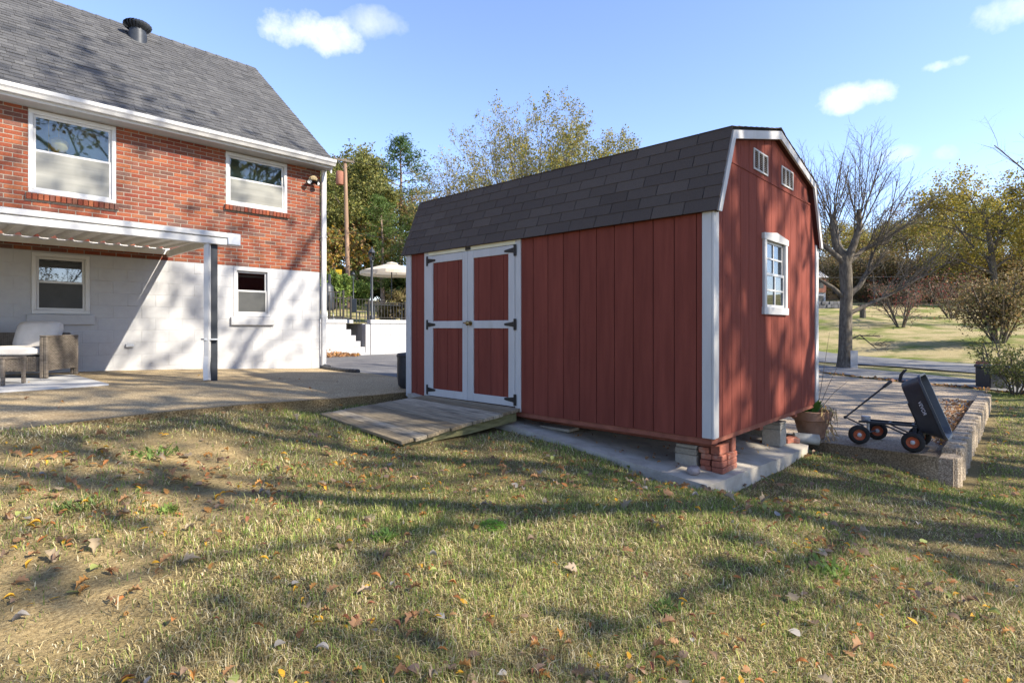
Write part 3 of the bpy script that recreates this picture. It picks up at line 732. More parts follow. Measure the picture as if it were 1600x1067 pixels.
# cut the window hole by building the backing round it instead
bpy.data.objects.remove(ew)
mb = MB()
for (a, b, zlo, zhi) in ((SX0+.05, WX0, SB, None), (WX1, SX1-.02, SB, None), (WX0, WX1, SB, WZ0), (WX0, WX1, WZ1, None)):
    pl = prof_pts(a, b, zlo) if zhi is None else [(a, zlo), (b, zlo), (b, zhi), (a, zhi)]
    mb.prism([(x, SY0+G, z) for x, z in pl], (0, .02, 0))
ew = mb.build('end_wall', 'shed_groove', shed)
ed = [SX0+.01] + [4.707+.2032*k for k in range(14)] + [SX1-.01]
SEAM = 2.76
for a, b in zip(ed, ed[1:]):
    a2, b2 = a+.0035, b-.0035
    parts = []
    if b2 <= WX0 or a2 >= WX1: parts.append((a2, b2, SB-.008, min(SEAM-.004, 9)))
    else:
        parts.append((a2, b2, SB-.008, WZ0)); parts.append((a2, b2, WZ1, SEAM-.004))
        if a2 < WX0: parts.append((a2, WX0, WZ0+.001, WZ1-.001))
        if b2 > WX1: parts.append((WX1, b2, WZ0+.001, WZ1-.001))
    for (p, q_, zl_, zh_) in parts:
        pl = [(p, zl_), (q_, zl_), (q_, min(zh_, topz(q_)-.03))] + [(x, min(zh_, topz(x)-.03)) for x in (SXC,) if p < x < q_] + [(p, min(zh_, topz(p)-.03))]
        m2 = MB(); m2.prism([(x, SY0, z) for x, z in pl], (0, .012, 0)); m2.build('siding_board', 'shed_red', ew)
    if min(topz(a2), topz(b2)) - .03 > SEAM + .03:
        m2 = MB(); m2.prism([(x, SY0-.001, z) for x, z in prof_pts(a2, b2, SEAM+.006)], (0, .012, 0)); m2.build('gable_board', 'shed_red', ew)
m2 = MB(); m2.box(SX0+.20, SX1-.20, SY0-.006, SY0+.008, SEAM-.012, SEAM+.008); m2.build('seam_flashing', 'shed_red', ew)
# far sides and floor frame
mb = MB(); mb.prism([(x, SY1-.02, z) for x, z in prof_pts(SX0+.02, SX1-.02, SB)], (0, .02, 0)); mb.box(SX1-.03, SX1, SY0+.02, SY1, SB, ST); mb.build('rear_walls', 'shed_red', shed)
mb = MB(); mb.box(SX0+.012, SX1-.012, SY0+.014, SY1-.014, SB-.055, SB+.05); mb.build('floor_frame', 'frame_wood', shed)
for x in (4.86, 6.0, 7.15):
    mb = MB(); mb.box(x-.045, x+.045, SY0+.12, SY1-.12, SB-.145, SB-.056, .005); mb.build('skid', 'frame_wood', shed)
# corner boards
def corner(x, y, sx, sy, z1=ST+.01):
    q = MB(); a, b = sorted((x-.018*sx, x+.085*sx)); c, d = sorted((y-.018*sy, y+.002*sy)); q.box(a, b, c, d, SB-.003, z1, .003)
    a, b = sorted((x-.0185*sx, x+.002*sx)); c, d = sorted((y+.003*sy, y+.085*sy)); q.box(a, b, c, d, SB-.003, z1, .003); q.build('corner_board', 'trim_white', shed)
corner(SX0, SY0, 1, 1); corner(SX0, SY1, 1, -1); corner(SX1, SY0, -1, 1)
# roof
OV = .04
GP = [(SX0-OV, ST-.02), (SX0+BRK-.03, BRZ+.03), (SXC, RDZ+.035), (SX1-BRK+.03, BRZ+.03), (SX1+OV, ST-.02)]
inn = [(SX1+OV-.06, ST-.02), (SX1-BRK, BRZ-.02), (SXC, RDZ-.02), (SX0+BRK, BRZ-.02), (SX0-OV+.06, ST-.02)]
YR0, YR1 = SY0-.065, SY1+.09
mb = MB(); mb.prism([(x, YR0+.03, z) for x, z in GP+inn], (0, YR1-YR0-.03, 0)); sroof = mb.build('roof', 'roof_under', shed)
def slope(i0, i1, rows, joined=None):
    a = Vector((GP[i0][0], YR0, GP[i0][1])); b = Vector((GP[i1][0], YR0, GP[i1][1])); L = (b-a).length; d = (b-a)/L
    n = Vector((-d.z, 0, d.x)) if d.x > 0 else Vector((d.z, 0, -d.x))
    e = L/rows; W = YR1-YR0
    for r_ in range(rows):
        y = -((r_ % 2)*.1525) ; 
        while y < W:
            y0, y1 = max(y, 0), min(y+.305, W)
            if y1-y0 > .02:
                q = joined or MB(); q.tone = random.random(); shingle(q, y0-.0, y1, r_*e-(.012 if r_ == 0 else 0), random.uniform(0, .0012), a, d, n, e*1.12 if r_ < rows-1 else e, gap=.0038, along=Vector((0, 1, 0)), thick=.005)
                if not joined: q.build('shingle', 'shed_shingle', sroof)
            y += .305
slope(0, 1, 7); jn = MB(); slope(1, 2, 9, jn); slope(4, 3, 6, jn); slope(3, 2, 8, jn); stuff(jn.build('shingles', 'shed_shingle', sroof, tone=True))
m2 = MB()
for i in range(28):
    y = YR0 + i*(YR1-YR0)/28; w2 = (YR1-YR0)/28
    m2.tone = random.random(); m2.prism([(SXC-.12, y, RDZ+.016), (SXC, y, RDZ+.052), (SXC+.12, y, RDZ+.016), (SXC+.12, y, RDZ+.006), (SXC, y, RDZ+.042), (SXC-.12, y, RDZ+.006)], (0, w2*1.02, .006))
m2.build('ridge_cap', 'shed_shingle', sroof, tone=True)
# rake boards along the gambrel
rk = [(SX0-OV+.012, ST-.03), (SX0+BRK-.015, BRZ+.008), (SXC, RDZ+.012), (SX1-BRK+.015, BRZ+.008), (SX1+OV-.012, ST-.03)]
rki = [(SX0+.035, ST-.03), (SX0+BRK+.03, BRZ-.055), (SXC, RDZ-.07), (SX1-BRK-.03, BRZ-.055), (SX1-.04, ST-.03)]
for i in range(4):
    q = MB(); q.prism([(rk[i][0], YR0, rk[i][1]), (rk[i+1][0], YR0, rk[i+1][1]), (rki[i+1][0], YR0, rki[i+1][1]), (rki[i][0], YR0, rki[i][1])], (0, .02, 0)); q.build('rake_board', 'trim_white', shed)
q = MB()
for i in range(4):
    q.prism([(rki[i][0], YR0+.02, rki[i][1]), (rki[i+1][0], YR0+.02, rki[i+1][1]), (rki[i+1][0], YR0+.02, rki[i+1][1]+.012), (rki[i][0], YR0+.02, rki[i][1]+.012)], (0, .05, 0))
q.build('rake_soffit', 'shed_groove', shed)
q = MB(); q.box(SX0-OV+.016, SX0-.001, SY0-.03, SY1+.05, ST-.026, ST-.004); q.build('eave_soffit', 'shed_groove', shed)
# doors
DY0, DYM, DY1, DZ0, DZ1 = 4.165, 4.925, 5.68, .425, 2.205
for a, b in ((4.082, DY0-.004), (DY1+.004, 5.768)):
    q = MB(); q.box(SX0-.014, SX0+.008, a, b, SB-.003, DZ1+.075, .003); q.build('door_trim', 'trim_white', shed)
q = MB(); q.box(SX0-.0135, SX0+.008, DY0-.003, DY1+.003, DZ1+.006, DZ1+.075, .003); q.build('door_header', 'header_cream', shed)
q = MB(); q.box(SX0-.022, SX0-.0136, DYM-.045, DYM+.045, DZ1+.012, DZ1+.05, .002); q.build('latch_plate', 'hinge_black', shed)
RAIL = (1.285, 1.375)
for a, b, hs in ((DY0, DYM-.003, 1), (DYM+.003, DY1, -1)):
    q = MB(); q.box(SX0+.0005, SX0+.012, a+.02, b-.02, DZ0+.02, DZ1-.02); dr = q.build('door', 'shed_groove', shed)
    st = .092
    for (y0, y1, z0, z1) in ((a, a+st, DZ0, DZ1), (b-st, b, DZ0, DZ1)):
        q = MB(); q.box(SX0-.022, SX0+.006, y0, y1, z0, z1, .003); q.build('stile', 'trim_white', dr)
    for (z0, z1) in ((DZ0+.0005, DZ0+st), (RAIL[0], RAIL[1]), (DZ1-st, DZ1-.0005)):
        q = MB(); q.box(SX0-.0215, SX0+.0055, a+st+.0008, b-st-.0008, z0, z1, .003); q.build('rail', 'trim_white', dr)
    y0, y1 = a+st, b-st
    ed = [y0] + [v for v in (y0+.085, y0+.288, y0+.49) if v < y1-.03] + [y1]
    for (z0, z1) in ((DZ0+st, RAIL[0]), (RAIL[1], DZ1-st)):
        for p, r_ in zip(ed, ed[1:]):
            q = MB(); q.box(SX0-.009, SX0+.004, p+.003, r_-.003, z0-.004, z1+.004, .002); q.build('door_board', 'shed_red', dr)
    yh = a if hs == 1 else b
    for z in (DZ0+.075, 1.33, DZ1-.06):
        q = MB(); q.box(SX0-.028, SX0-.0222, yh-.032 if hs == 1 else yh+.002, yh-.002 if hs == 1 else yh+.032, z-.062, z+.062, .002)
        q.tube([(SX0-.028, yh, z-.062), (SX0-.028, yh, z+.062)], .006, 8)
        q.prism([(SX0-.0225, yh+.003*hs, z-.03), (SX0-.0225, yh+.003*hs, z+.03), (SX0-.0225, yh+.145*hs, z+.012), (SX0-.0225, yh+.155*hs, z), (SX0-.0225, yh+.145*hs, z-.012)], (-.004, 0, 0))
        q.build('hinge', 'hinge_black', dr)
    if hs == 1:
        q = MB(); c = Vector((SX0-.022, DYM-.055, 1.345)); q.lathe([(.028, 0), (.03, .006), (.012, .012), (.011, .035), (.027, .045), (.029, .06), (.018, .07), (0, .072)], c, (-1, 0, 0), 18)
        q.tube([c+Vector((-.05, 0, 0)), c+Vector((-.05, .075, .004))], [.012, .008], 8); q.build('handle', 'brass', dr, smooth=True)
# window in the end wall
q = MB(); y0, y1 = SY0-.024, SY0+.006
q.box(5.67, 5.735, y0, y1, 1.50, 2.165, .003); q.box(6.305, 6.37, y0, y1, 1.50, 2.165, .003); q.box(5.652, 6.388, y0-.006, y1, 1.425, 1.499, .004)
q.prism([(5.652, y0-.004, 2.166), (6.388, y0-.004, 2.166), (6.388, y0-.004, 2.225), (6.02, y0-.004, 2.262), (5.652, y0-.004, 2.225)], (0, .028, 0))
sw = q.build('window', 'trim_white', shed)
q = MB(); a, b, c, d = 5.735, 6.305, 1.499, 2.166; zm = 1.83
for (z0, z1, yy) in ((zm-.012, d, SY0+.008), (c, zm+.014, SY0-.006)):
    q.box(a, b, yy, yy+.014, z0, z0+.026); q.box(a, b, yy, yy+.014, z1-.026, z1); q.box(a, a+.028, yy+.0005, yy+.0135, z0+.026, z1-.026); q.box(b-.028, b, yy+.0005, yy+.0135, z0+.026, z1-.026)
q.build('sash', 'vinyl_white', sw)
for (z0, z1, yy) in ((zm+.014, d-.026, SY0+.014), (c+.026, zm-.012, SY0+.0)):
    q = MB(); q.box((a+b)/2-.009, (a+b)/2+.009, yy-.006, yy+.002, z0, z1); q.box(a+.028, b-.028, yy-.0055, yy+.0015, (z0+z1)/2-.009, (z0+z1)/2+.009); q.build('muntin', 'vinyl_white', sw)
    for (p, r_) in ((a+.03, (a+b)/2-.01), ((a+b)/2+.01, b-.03)):
        for (s, t) in ((z0+.002, (z0+z1)/2-.01), ((z0+z1)/2+.01, z1-.002)):
            g = MB(); g.box(p, r_, yy+.003, yy+.006, s, t); g.build('pane', 'glass_dark', sw)
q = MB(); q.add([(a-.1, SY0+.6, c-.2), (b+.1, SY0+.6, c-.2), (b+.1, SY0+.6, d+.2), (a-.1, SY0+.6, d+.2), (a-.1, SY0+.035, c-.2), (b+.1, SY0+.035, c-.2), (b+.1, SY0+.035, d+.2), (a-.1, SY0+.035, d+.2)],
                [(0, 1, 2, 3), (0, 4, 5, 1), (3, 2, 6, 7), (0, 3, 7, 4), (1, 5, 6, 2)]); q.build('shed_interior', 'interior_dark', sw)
# gable vents
for x0 in (5.42, 6.22):
    x1, z0, z1 = x0+.38, 2.80, 3.0
    q = MB(); q.box(x0, x1, SY0-.012, SY0-.002, z0, z0+.015); q.box(x0, x1, SY0-.012, SY0-.002, z1-.015, z1); q.box(x0, x0+.015, SY0-.0125, SY0-.002, z0+.015, z1-.015); q.box(x1-.015, x1, SY0-.0125, SY0-.002, z0+.015, z1-.015)
    for k in (1, 2): q.box(x0+.38*k/3-.008, x0+.38*k/3+.008, SY0-.013, SY0-.002, z0+.015, z1-.015)
    gv = q.build('gable_vent', 'trim_white', shed)
    q = MB(); q.box(x0+.01, x1-.01, SY0-.0018, SY0-.0012, z0+.01, z1-.01); q.build('vent_back', 'shed_groove', gv)
    for k in range(9):
        z = z0+.024+k*.0185; q = MB(); q.obox(((x0+x1)/2, SY0-.0068, z), ((1, 0, 0), (0, .75, .66), (0, -.66, .75)), (.174, .0065, .0012)); q.build('slat', 'trim_white', gv)
# ------------------------------------------------------------------ ramp at the shed doors
ramp = thing('wooden_ramp', 'weathered grey plank ramp sloping down from the shed doors to the lawn', 'ramp', (3.0, 4.9, .25))
RX0, RXW = 3.02, SX0-.03; nP = 11
zr0 = {4.06: .285, 5.72: .345}; zw = .405
def ramp_pt(t, y):           # t 0 at the foot, 1 at the doors
    k = (y-4.06)/1.66; z0 = .275*(1-k)+.335*k; x0 = 2.92*(1-k)+3.02*k
    return Vector((x0+(RXW-x0)*t, y, z0+(zw-z0)*t))
for i in range(nP):
    t0, t1 = i/nP, (i+1)/nP; g = .0045
    ya, yb = 4.06+random.uniform(-.012, .015), 5.72+random.uniform(-.015, .015)
    P = [ramp_pt(t0, ya)+Vector((g, 0, 0)), ramp_pt(t1, ya)-Vector((g, 0, 0)), ramp_pt(t1, yb)-Vector((g, 0, 0)), ramp_pt(t0, yb)+Vector((g, 0, 0))]
    c = (P[0]+P[1]+P[2]+P[3])/4; ax = (P[1]-P[0]).normalized(); ay = (P[3]-P[0]).normalized(); az = ax.cross(ay)
    q = MB(); q.obox(c+az*random.uniform(-.002, .002), (ax, ay, az), ((P[1]-P[0]).length/2, (P[3]-P[0]).length/2, .017), .004); q.build('plank', 'deck_wood', ramp)
for y in (4.12, 4.9, 5.64):
    a, b = ramp_pt(.03, y), ramp_pt(.995, y); gzb = -.02
    q = MB(); q.prism([a+Vector((0, 0, -.018)), b+Vector((0, 0, -.018)), b+Vector((0, 0, -.13)), ramp_pt(.55, y)+Vector((0, 0, -.115)), a+Vector((0, 0, -.055))], (0, .04, 0)); q.build('stringer', 'deck_side', ramp)
# ------------------------------------------------------------------ piers
def pier(label, base, items, cat='pier'):
    t = thing('masonry_pier', label, cat, base)
    for nm, m, x0, x1, y0, y1, z0, z1, rz in items:
        q = MB(); c = Vector(((x0+x1)/2, (y0+y1)/2, (z0+z1)/2)); q.obox(c, ((math.cos(rz), math.sin(rz), 0), (-math.sin(rz), math.cos(rz), 0), (0, 0, 1)), ((x1-x0)/2, (y1-y0)/2, (z1-z0)/2), .006); q.build(nm, m, t)
    return t
zs = slab_z(4.95, 2.05); ztop = SB-.146
it = []
h = (ztop-zs-.0)/4.0
for i in range(4):
    z0 = zs+.001+i*h; z1 = z0+h-.003; j = lambda: random.uniform(-.008, .008)
    if i < 3:
        it += [('brick', 'pier_brick', 4.80+j(), 4.90, 2.085+j(), 2.18, z0, z1, j()*2), ('brick', 'pier_brick', 4.80+j(), 4.905, 1.975+j(), 2.075, z0, z1, j()*2), ('brick', 'pier_brick', 4.91, 5.115+j(), 1.975+j(), 2.075, z0, z1, j()*2), ('brick', 'pier_brick', 4.91, 5.115+j(), 2.085+j(), 2.18, z0, z1, j()*2)]
    else:
        it += [('brick', 'pier_brick', 4.80, 5.01+j(), 1.995+j(), 2.09, z0, z1+.03, .04), ('brick', 'pier_brick', 4.80, 5.01, 2.10, 2.195, z0, z1, -.03)]
it += [('brick', 'pier_brick', 5.035, 5.12, 1.985, 2.175, zs+3*h, zs+4*h+.07, 0)]
pier('stack of loose red bricks propping up the shed corner on the slab', (4.95, 2.1, zs), it)
zs2 = slab_z(4.9, 2.3)
pier('short stack of pale concrete blocks under the shed beside the corner bricks', (4.95, 2.3, zs2),
     [('concrete_block', 'cmu_grey', 4.79, 5.15, 2.215, 2.42, zs2-.01, zs2+.10, 0), ('concrete_block', 'cmu_grey', 4.79, 5.15, 2.217, 2.42, zs2+.103, zs2+.155, .0), ('concrete_block', 'cmu_grey', 4.795, 5.15, 2.215, 2.415, zs2+.158, ztop, .01)])
zs3 = slab_z(6.7, 2.17)
pier('hollow grey concrete block on end with cap blocks under the shed end wall', (6.7, 2.17, zs3),
     [('concrete_block', 'cmu_grey', 6.60, 6.795, 2.06, 2.265, zs3+.002, zs3+.19, 0), ('concrete_block', 'cmu_grey', 6.60, 6.795, 2.062, 2.265, zs3+.193, zs3+.245, .01), ('concrete_block', 'cmu_grey', 6.60, 6.795, 2.06, 2.265, zs3+.248, ztop, 0)])
zs4 = slab_z(4.75, 3.9)
pier('low concrete block under the shed wall next to the doors', (4.75, 3.9, zs4), [('concrete_block', 'cmu_grey', 4.66, 4.85, 3.55, 3.94, zs4-.01, SB-.147, 0)])
pier('dark concrete block pier deep under the middle of the shed', (6.0, 3.4, slab_z(6, 3.4)), [('concrete_block', 'cmu_grey', 5.85, 6.2, 3.3, 3.5, slab_z(6, 3.4)-.01, SB-.147, 0)])
pier('concrete block pier under the far long side of the shed', (7.15, 3, slab_z(7.1, 3)), [('concrete_block', 'cmu_grey', 7.02, 7.19, 2.3, 2.68, slab_z(7.15, 2.4)-.01, SB-.147, 0)])
# loose things on and beside the slab
def pebble(name, c, r, m, seed, flat=.7, detail=3):
    bm = bmesh.new(); bmesh.ops.create_icosphere(bm, subdivisions=detail, radius=1); rr = random.Random(seed); dirs = [(Vector((rr.gauss(0, 1), rr.gauss(0, 1), rr.gauss(0, 1))).normalized(), rr.uniform(.72, .95)) for _ in range(14)]
    for v in bm.verts:
        p = v.co.copy()
        for d, k in dirs:
            s = p.dot(d)
            if s > k: p -= d*(s-k)*.85
        v.co = Vector((p.x*r[0], p.y*r[1], p.z*r[2]*flat))
    me = bpy.data.meshes.new(name); bm.to_mesh(me); bm.free(); me.materials.append(MATS[m])
    o = bpy.data.objects.new(name, me); COL.objects.link(o); o.location = c; return o
p = on_z(1084, 743, slab_z(4.5, 2.0)); tag(pebble('rock', (p.x, p.y, slab_z(p.x, p.y)+.036), (.075, .055, .062), 'rock', 5), 'pinkish grey rock lying on the corner of the shed slab', 'rock')
for (px, py, lab, rz) in ((1240, 682, 'loose red brick behind the grey blocks under the shed', .5), (1232, 684, 'loose red brick tilted against another behind the grey blocks', -.2)):
    zz = slab_z(6.7, 2.2); b = on_z(px, py+4, zz); q = MB(); q.obox((0, 0, .029), ((math.cos(rz), math.sin(rz), 0), (-math.sin(rz), math.cos(rz), 0), (0, 0, 1)), (.1, .045, .029), .006)
    o = q.build('loose_brick', 'pier_brick'); o.location = (b.x, b.y, slab_z(b.x, b.y)); tag(o, lab, 'brick')
q = MB(); a = on_z(1240, 685, -.05); b = on_z(1279, 693, -.10)
q.tube([(a.x, a.y, -.035), (b.x, b.y, -.125+.07)], [.062, .066], 18); 
q.build('log', 'log_grey', smooth=True); tag(bpy.data.objects['log'], 'short grey log lying at the end of the shed slab below the flower pot', 'log')
# terracotta pot with dry plant
pp = Vector((7.63, 2.02, -.07))
pot = thing('flower_pot', 'large terracotta pot with dried trailing plant behind the shed corner', 'flower pot', pp)
q = MB(); q.lathe([(.0, .0), (.14, .0), (.195, .21), (.20, .215), (.22, .225), (.228, .33), (.21, .335), (.205, .29), (.17, .0+.25), (0, .26)], pp, k=32); q.build('pot', 'terracotta', pot, smooth=True)
q = MB(); q.lathe([(0, .30), (.1, .305), (.208, .285)], pp, k=24); q.build('soil', 'soil', pot)
def leafmesh(name, items, m, parent):
    """items: (point, direction, width vector, length, colour) -> one mesh of bent leaf blades"""
    V = []; Fs = []; C = []
    for p, d, w, L, c in items:
        d = Vector(d).normalized(); w = Vector(w).normalized(); k = len(V); n = d.cross(w)
        for t, ww in ((0, .4), (.35, 1), (.7, .8), (1, .05)):
            q = Vector(p)+d*L*t + n*L*.25*t*t*(1 if n.z < 0 else -1); a = w*L*.14*ww
            V += [q-a, q+a]; C += [c, c]
        Fs += [(k+2*i, k+2*i+1, k+2*i+3, k+2*i+2) for i in range(3)]
    return np_mesh(name, [tuple(v) for v in V], Fs, m, parent, col=np.array(C))
rr = random.Random(11); items = []
for i in range(24):
    a = rr.uniform(0, 6.28); items.append((pp+Vector((.1*math.cos(a)-.04, .1*math.sin(a)+.03, .30)), (math.cos(a)*.35, math.sin(a)*.35, 1), (math.sin(a), -math.cos(a), 0), rr.uniform(.14, .26), (.07+.05*rr.random(), .17, .03)))
leafmesh('green_leaves', items, 'leaf', pot)
items = []
for i in range(170):
    a = rr.uniform(-2.4, .9); r_ = rr.uniform(.17, .27); z = rr.uniform(.0, .36) if r_ > .22 else rr.uniform(.3, .4)
    items.append((pp+Vector((r_*math.cos(a), r_*math.sin(a), z)), (math.cos(a)*.3+rr.gauss(0, .3), math.sin(a)*.3+rr.gauss(0, .3), -1+rr.random()), (math.sin(a), -math.cos(a), rr.gauss(0, .4)), rr.uniform(.05, .11), (.42+.12*rr.random(), .27+.1*rr.random(), .13)))
leafmesh('dry_leaves', items, 'leaf', pot)
q = MB()
for (px, py, l) in ((1288, 570, 1), (1326, 594, 1), (1296, 520, 1), (1312, 566, 0)):
    e = at_d(px, py, 6.9); b = pp+Vector((.05, -.05, .3)); m_ = b.lerp(e, .5)+Vector((.03, 0, .04)); q.tube([b, m_, e], [.004, .003, .0015], 5)
for i in range(16):
    a = rr.uniform(-2.4, .9); s = pp+Vector((.2*math.cos(a), .2*math.sin(a), .33)); q.tube([s, s+Vector((.07*math.cos(a), .07*math.sin(a), .03)), s+Vector((.09*math.cos(a), .09*math.sin(a), -.12*rr.uniform(.6, 2)))], [.003, .003, .002], 4)
q.build('stems', 'bark', pot)
# ------------------------------------------------------------------ dump cart
DZc = drive_z(7.6, 1.1)
cart = thing('dump_cart', 'black plastic garden dump cart tipped up, with orange wheel rims, on the driveway edge', 'cart', (7.75, 1.2, DZc))
def wheel(c, ax=(1, 0, 0), r=.112, w=.038, yaw=0):
    ax = Vector((math.cos(yaw), math.sin(yaw), 0)); q = MB()
    prof = [(r*.56, -w*.9)]
    for k in range(9):
        a = -math.pi/2 + math.pi*k/8; prof.append((r-w+w*math.cos(a), w*math.sin(a)*1.0))
    prof += [(r*.56, w*.9), (r*.56, -w*.9)]
    q.lathe(prof, c, ax, 36); wo_ = q.build('wheel', 'rubber', cart, smooth=True)
    q = MB(); q.lathe([(r*.56, w*.75), (r*.53, w*.86), (r*.44, w*.55), (r*.30, w*.45), (r*.18, w*.6), (r*.16, w*.85), (0, w*.87)], c, ax, 30)
    q.lathe([(r*.56, -w*.75), (r*.53, -w*.86), (r*.44, -w*.55), (r*.30, -w*.45), (r*.18, -w*.6), (r*.16, -w*.85), (0, -w*.87)], c, ax, 30); q.build('rim', 'wheel_orange', wo_, smooth=True)
    q = MB(); 
    for s in (-1, 1): q.lathe([(.024, w*.8*s), (.022, w*1.05*s), (.012, w*1.1*s), (.010, w*1.3*s), (0, w*1.3*s)], c, ax, 14)
    q.build('hub', 'galv_grey', wo_, smooth=True)
wr = .112; zc = DZc+wr
wheel(Vector((7.50, .965, zc))); wheel(Vector((7.99, .965, zc))); wheel(Vector((7.60, 1.50, zc)), yaw=R(18)); wheel(Vector((8.05, 1.40, zc)), yaw=R(18))
q = MB(); q.tube([(7.50, .965, zc), (7.99, .965, zc)], .010, 8); q.tube([(7.60, 1.50, zc), (8.05, 1.40, zc)], .010, 8); q.build('axles', 'dark_metal', cart)
q = MB()
for x in (7.68, 7.86):
    q.obox((x, 1.22, DZc+.262), ((1, 0, 0), (0, 1, -.02), (0, .02, 1)), (.012, .30, .012)); q.tube([(x, 1.28, DZc+.25), (x-.0, 1.0, zc+.02)], .009, 6)
for y in (1.0, 1.22, 1.45): q.box(7.68, 7.86, y-.012, y+.012, DZc+.252, DZc+.272)
q.box(7.66, 7.88, .95, .99, zc-.0, DZc+.25); q.build('chassis', 'dark_metal', cart)
q = MB(); c = Vector((7.80, 1.47, DZc+.285)); q.lathe([(.045, -.05), (.05, 0), (.05, .025), (.0, .03)], c, k=16); q.tube([(7.82, 1.45, zc), (7.82, 1.45, DZc+.25)], .016, 8); q.build('turntable', 'galv_grey', cart, smooth=True)
jt = at_d(1321, 651.5, 7.0); gp = at_d(1393, 595, 6.95); jb = Vector((7.82, 1.50, DZc+.19))
q = MB(); q.tube([jb, jt], .009, 8); q.build('tow_bar', 'dark_metal', cart)
q = MB(); q.tube([jt+Vector((0, 0, .0)), jt.lerp(gp, .82), jt.lerp(gp, .84), gp], [.011, .011, .018, .02], 10); q.lathe([(0, -.02), (.02, -.015), (.02, .015), (0, .02)], jt, (1, 0, 0), 10); q.build('handle', 'black_plastic', cart, smooth=True)
q = MB(); dd = (gp-jt).normalized(); q.tube([gp-dd*.004, gp+dd*.03], [.021, .018], 10); q.build('grip_end', 'grip_tan', cart, smooth=True)
# tub: own frame; a = long axis (up, tilted), n = towards the open side, x = width
ang = R(20.5); a_ = Vector((0, math.sin(ang), math.cos(ang))); n_ = Vector((0, -math.cos(ang), math.sin(ang))); X_ = Vector((1, 0, 0))
tc_ = at_d(1437, 640, 6.05); tc_.x = 7.80
def tub_pt(l, w, n): return tc_ + a_*l + X_*w + n_*n
Lh, Wh, Dp = .35, .265, .195
rings = []
def rring(L, W, n, r, sh=0.0):
    pts = []
    for (sx, sy, a0) in ((1, 1, 0), (-1, 1, 90), (-1, -1, 180), (1, -1, 270)):
        for k in range(6):
            t = R(a0 + 90*k/5); pts.append(tub_pt(sh+sx*(L-r)+r*math.cos(t), sy*(W-r)+r*math.sin(t), n))
    return pts
ro = [rring(Lh*.80, Wh*.78, -Dp/2, .07, .02), rring(Lh*.84, Wh*.83, -Dp/2+.02, .08, .02), rring(Lh*1.02, Wh*.98, Dp/2-.02, .09, -.02), rring(Lh*1.03+.0, Wh, Dp/2-.015, .09, -.02), rring(Lh*1.06, Wh*1.06, Dp/2-.012, .11, -.02), rring(Lh*1.06, Wh*1.06, Dp/2+.012, .11, -.02), rring(Lh*1.0, Wh*.96, Dp/2+.010, .08, -.02), rring(Lh*.82, Wh*.80, -Dp/2+.03, .07, .02)]
q = MB(); V = [p for r_ in ro for p in r_]; k = 24
Fs = [(i*k+j, i*k+(j+1) % k, (i+1)*k+(j+1) % k, (i+1)*k+j) for i in range(len(ro)-1) for j in range(k)] + [list(range(k)), [(len(ro)-1)*k+j for j in range(k)]]
q.add(V, Fs); q.build('tub', 'tub_plastic', cart, smooth=True)
q = MB()
for w in (-.12, .12): q.obox(tub_pt(-.12, w, -Dp/2-.012), (X_, a_, n_), (.015, .20, .012))
q.obox(tub_pt(-.27, 0, -Dp/2-.02), (X_, a_, n_), (.15, .03, .02)); q.build('tub_brace', 'dark_metal', cart)
q = MB(); b0 = tub_pt(Lh*.86, 0, -Dp/2+.01); q.tube([b0+X_*.1+n_*.02, b0+X_*.1-n_*.04+a_*.03, b0+X_*.1-n_*.0+a_*.10, b0+X_*.1+n_*.06+a_*.14], .011, 8); q.tube([b0-X_*.02+n_*.02, b0-X_*.02-n_*.04+a_*.03, b0-X_*.02-n_*.0+a_*.10, b0-X_*.02+n_*.06+a_*.14], .011, 8)
q.build('release_handle', 'black_plastic', cart, smooth=True)
# lettering on the side of the tub
cu = bpy.data.curves.new('lettering', 'FONT'); cu.body = 'VEVOR'; cu.size = .05; cu.extrude = .0006; cu.align_x = 'CENTER'; cu.align_y = 'CENTER'
to = bpy.data.objects.new('tmp', cu); COL.objects.link(to); bpy.context.view_layer.update()
me = bpy.data.meshes.new_from_object(to.evaluated_get(bpy.context.evaluated_depsgraph_get())); bpy.data.objects.remove(to)
p0 = tub_pt(0.0, -Wh*.905, .012)-X_*.0; e1 = (-a_ - 0*n_).normalized(); side_n = (tub_pt(0, -Wh*.98, Dp/2-.02)-tub_pt(0, -Wh*.83, -Dp/2+.02)).normalized(); e3 = e1.cross(side_n).normalized()
if e3.x > 0: e3 = -e3
e2 = e3.cross(e1)
Mx = Matrix((( e1.x, e2.x, e3.x), (e1.y, e2.y, e3.y), (e1.z, e2.z, e3.z)))
for v in me.vertices: v.co = p0 + e3*.010 + Mx @ v.co - ORG[cart.name]
me.materials.append(MATS['print_white']); link(bpy.data.objects.new('lettering', me), cart)
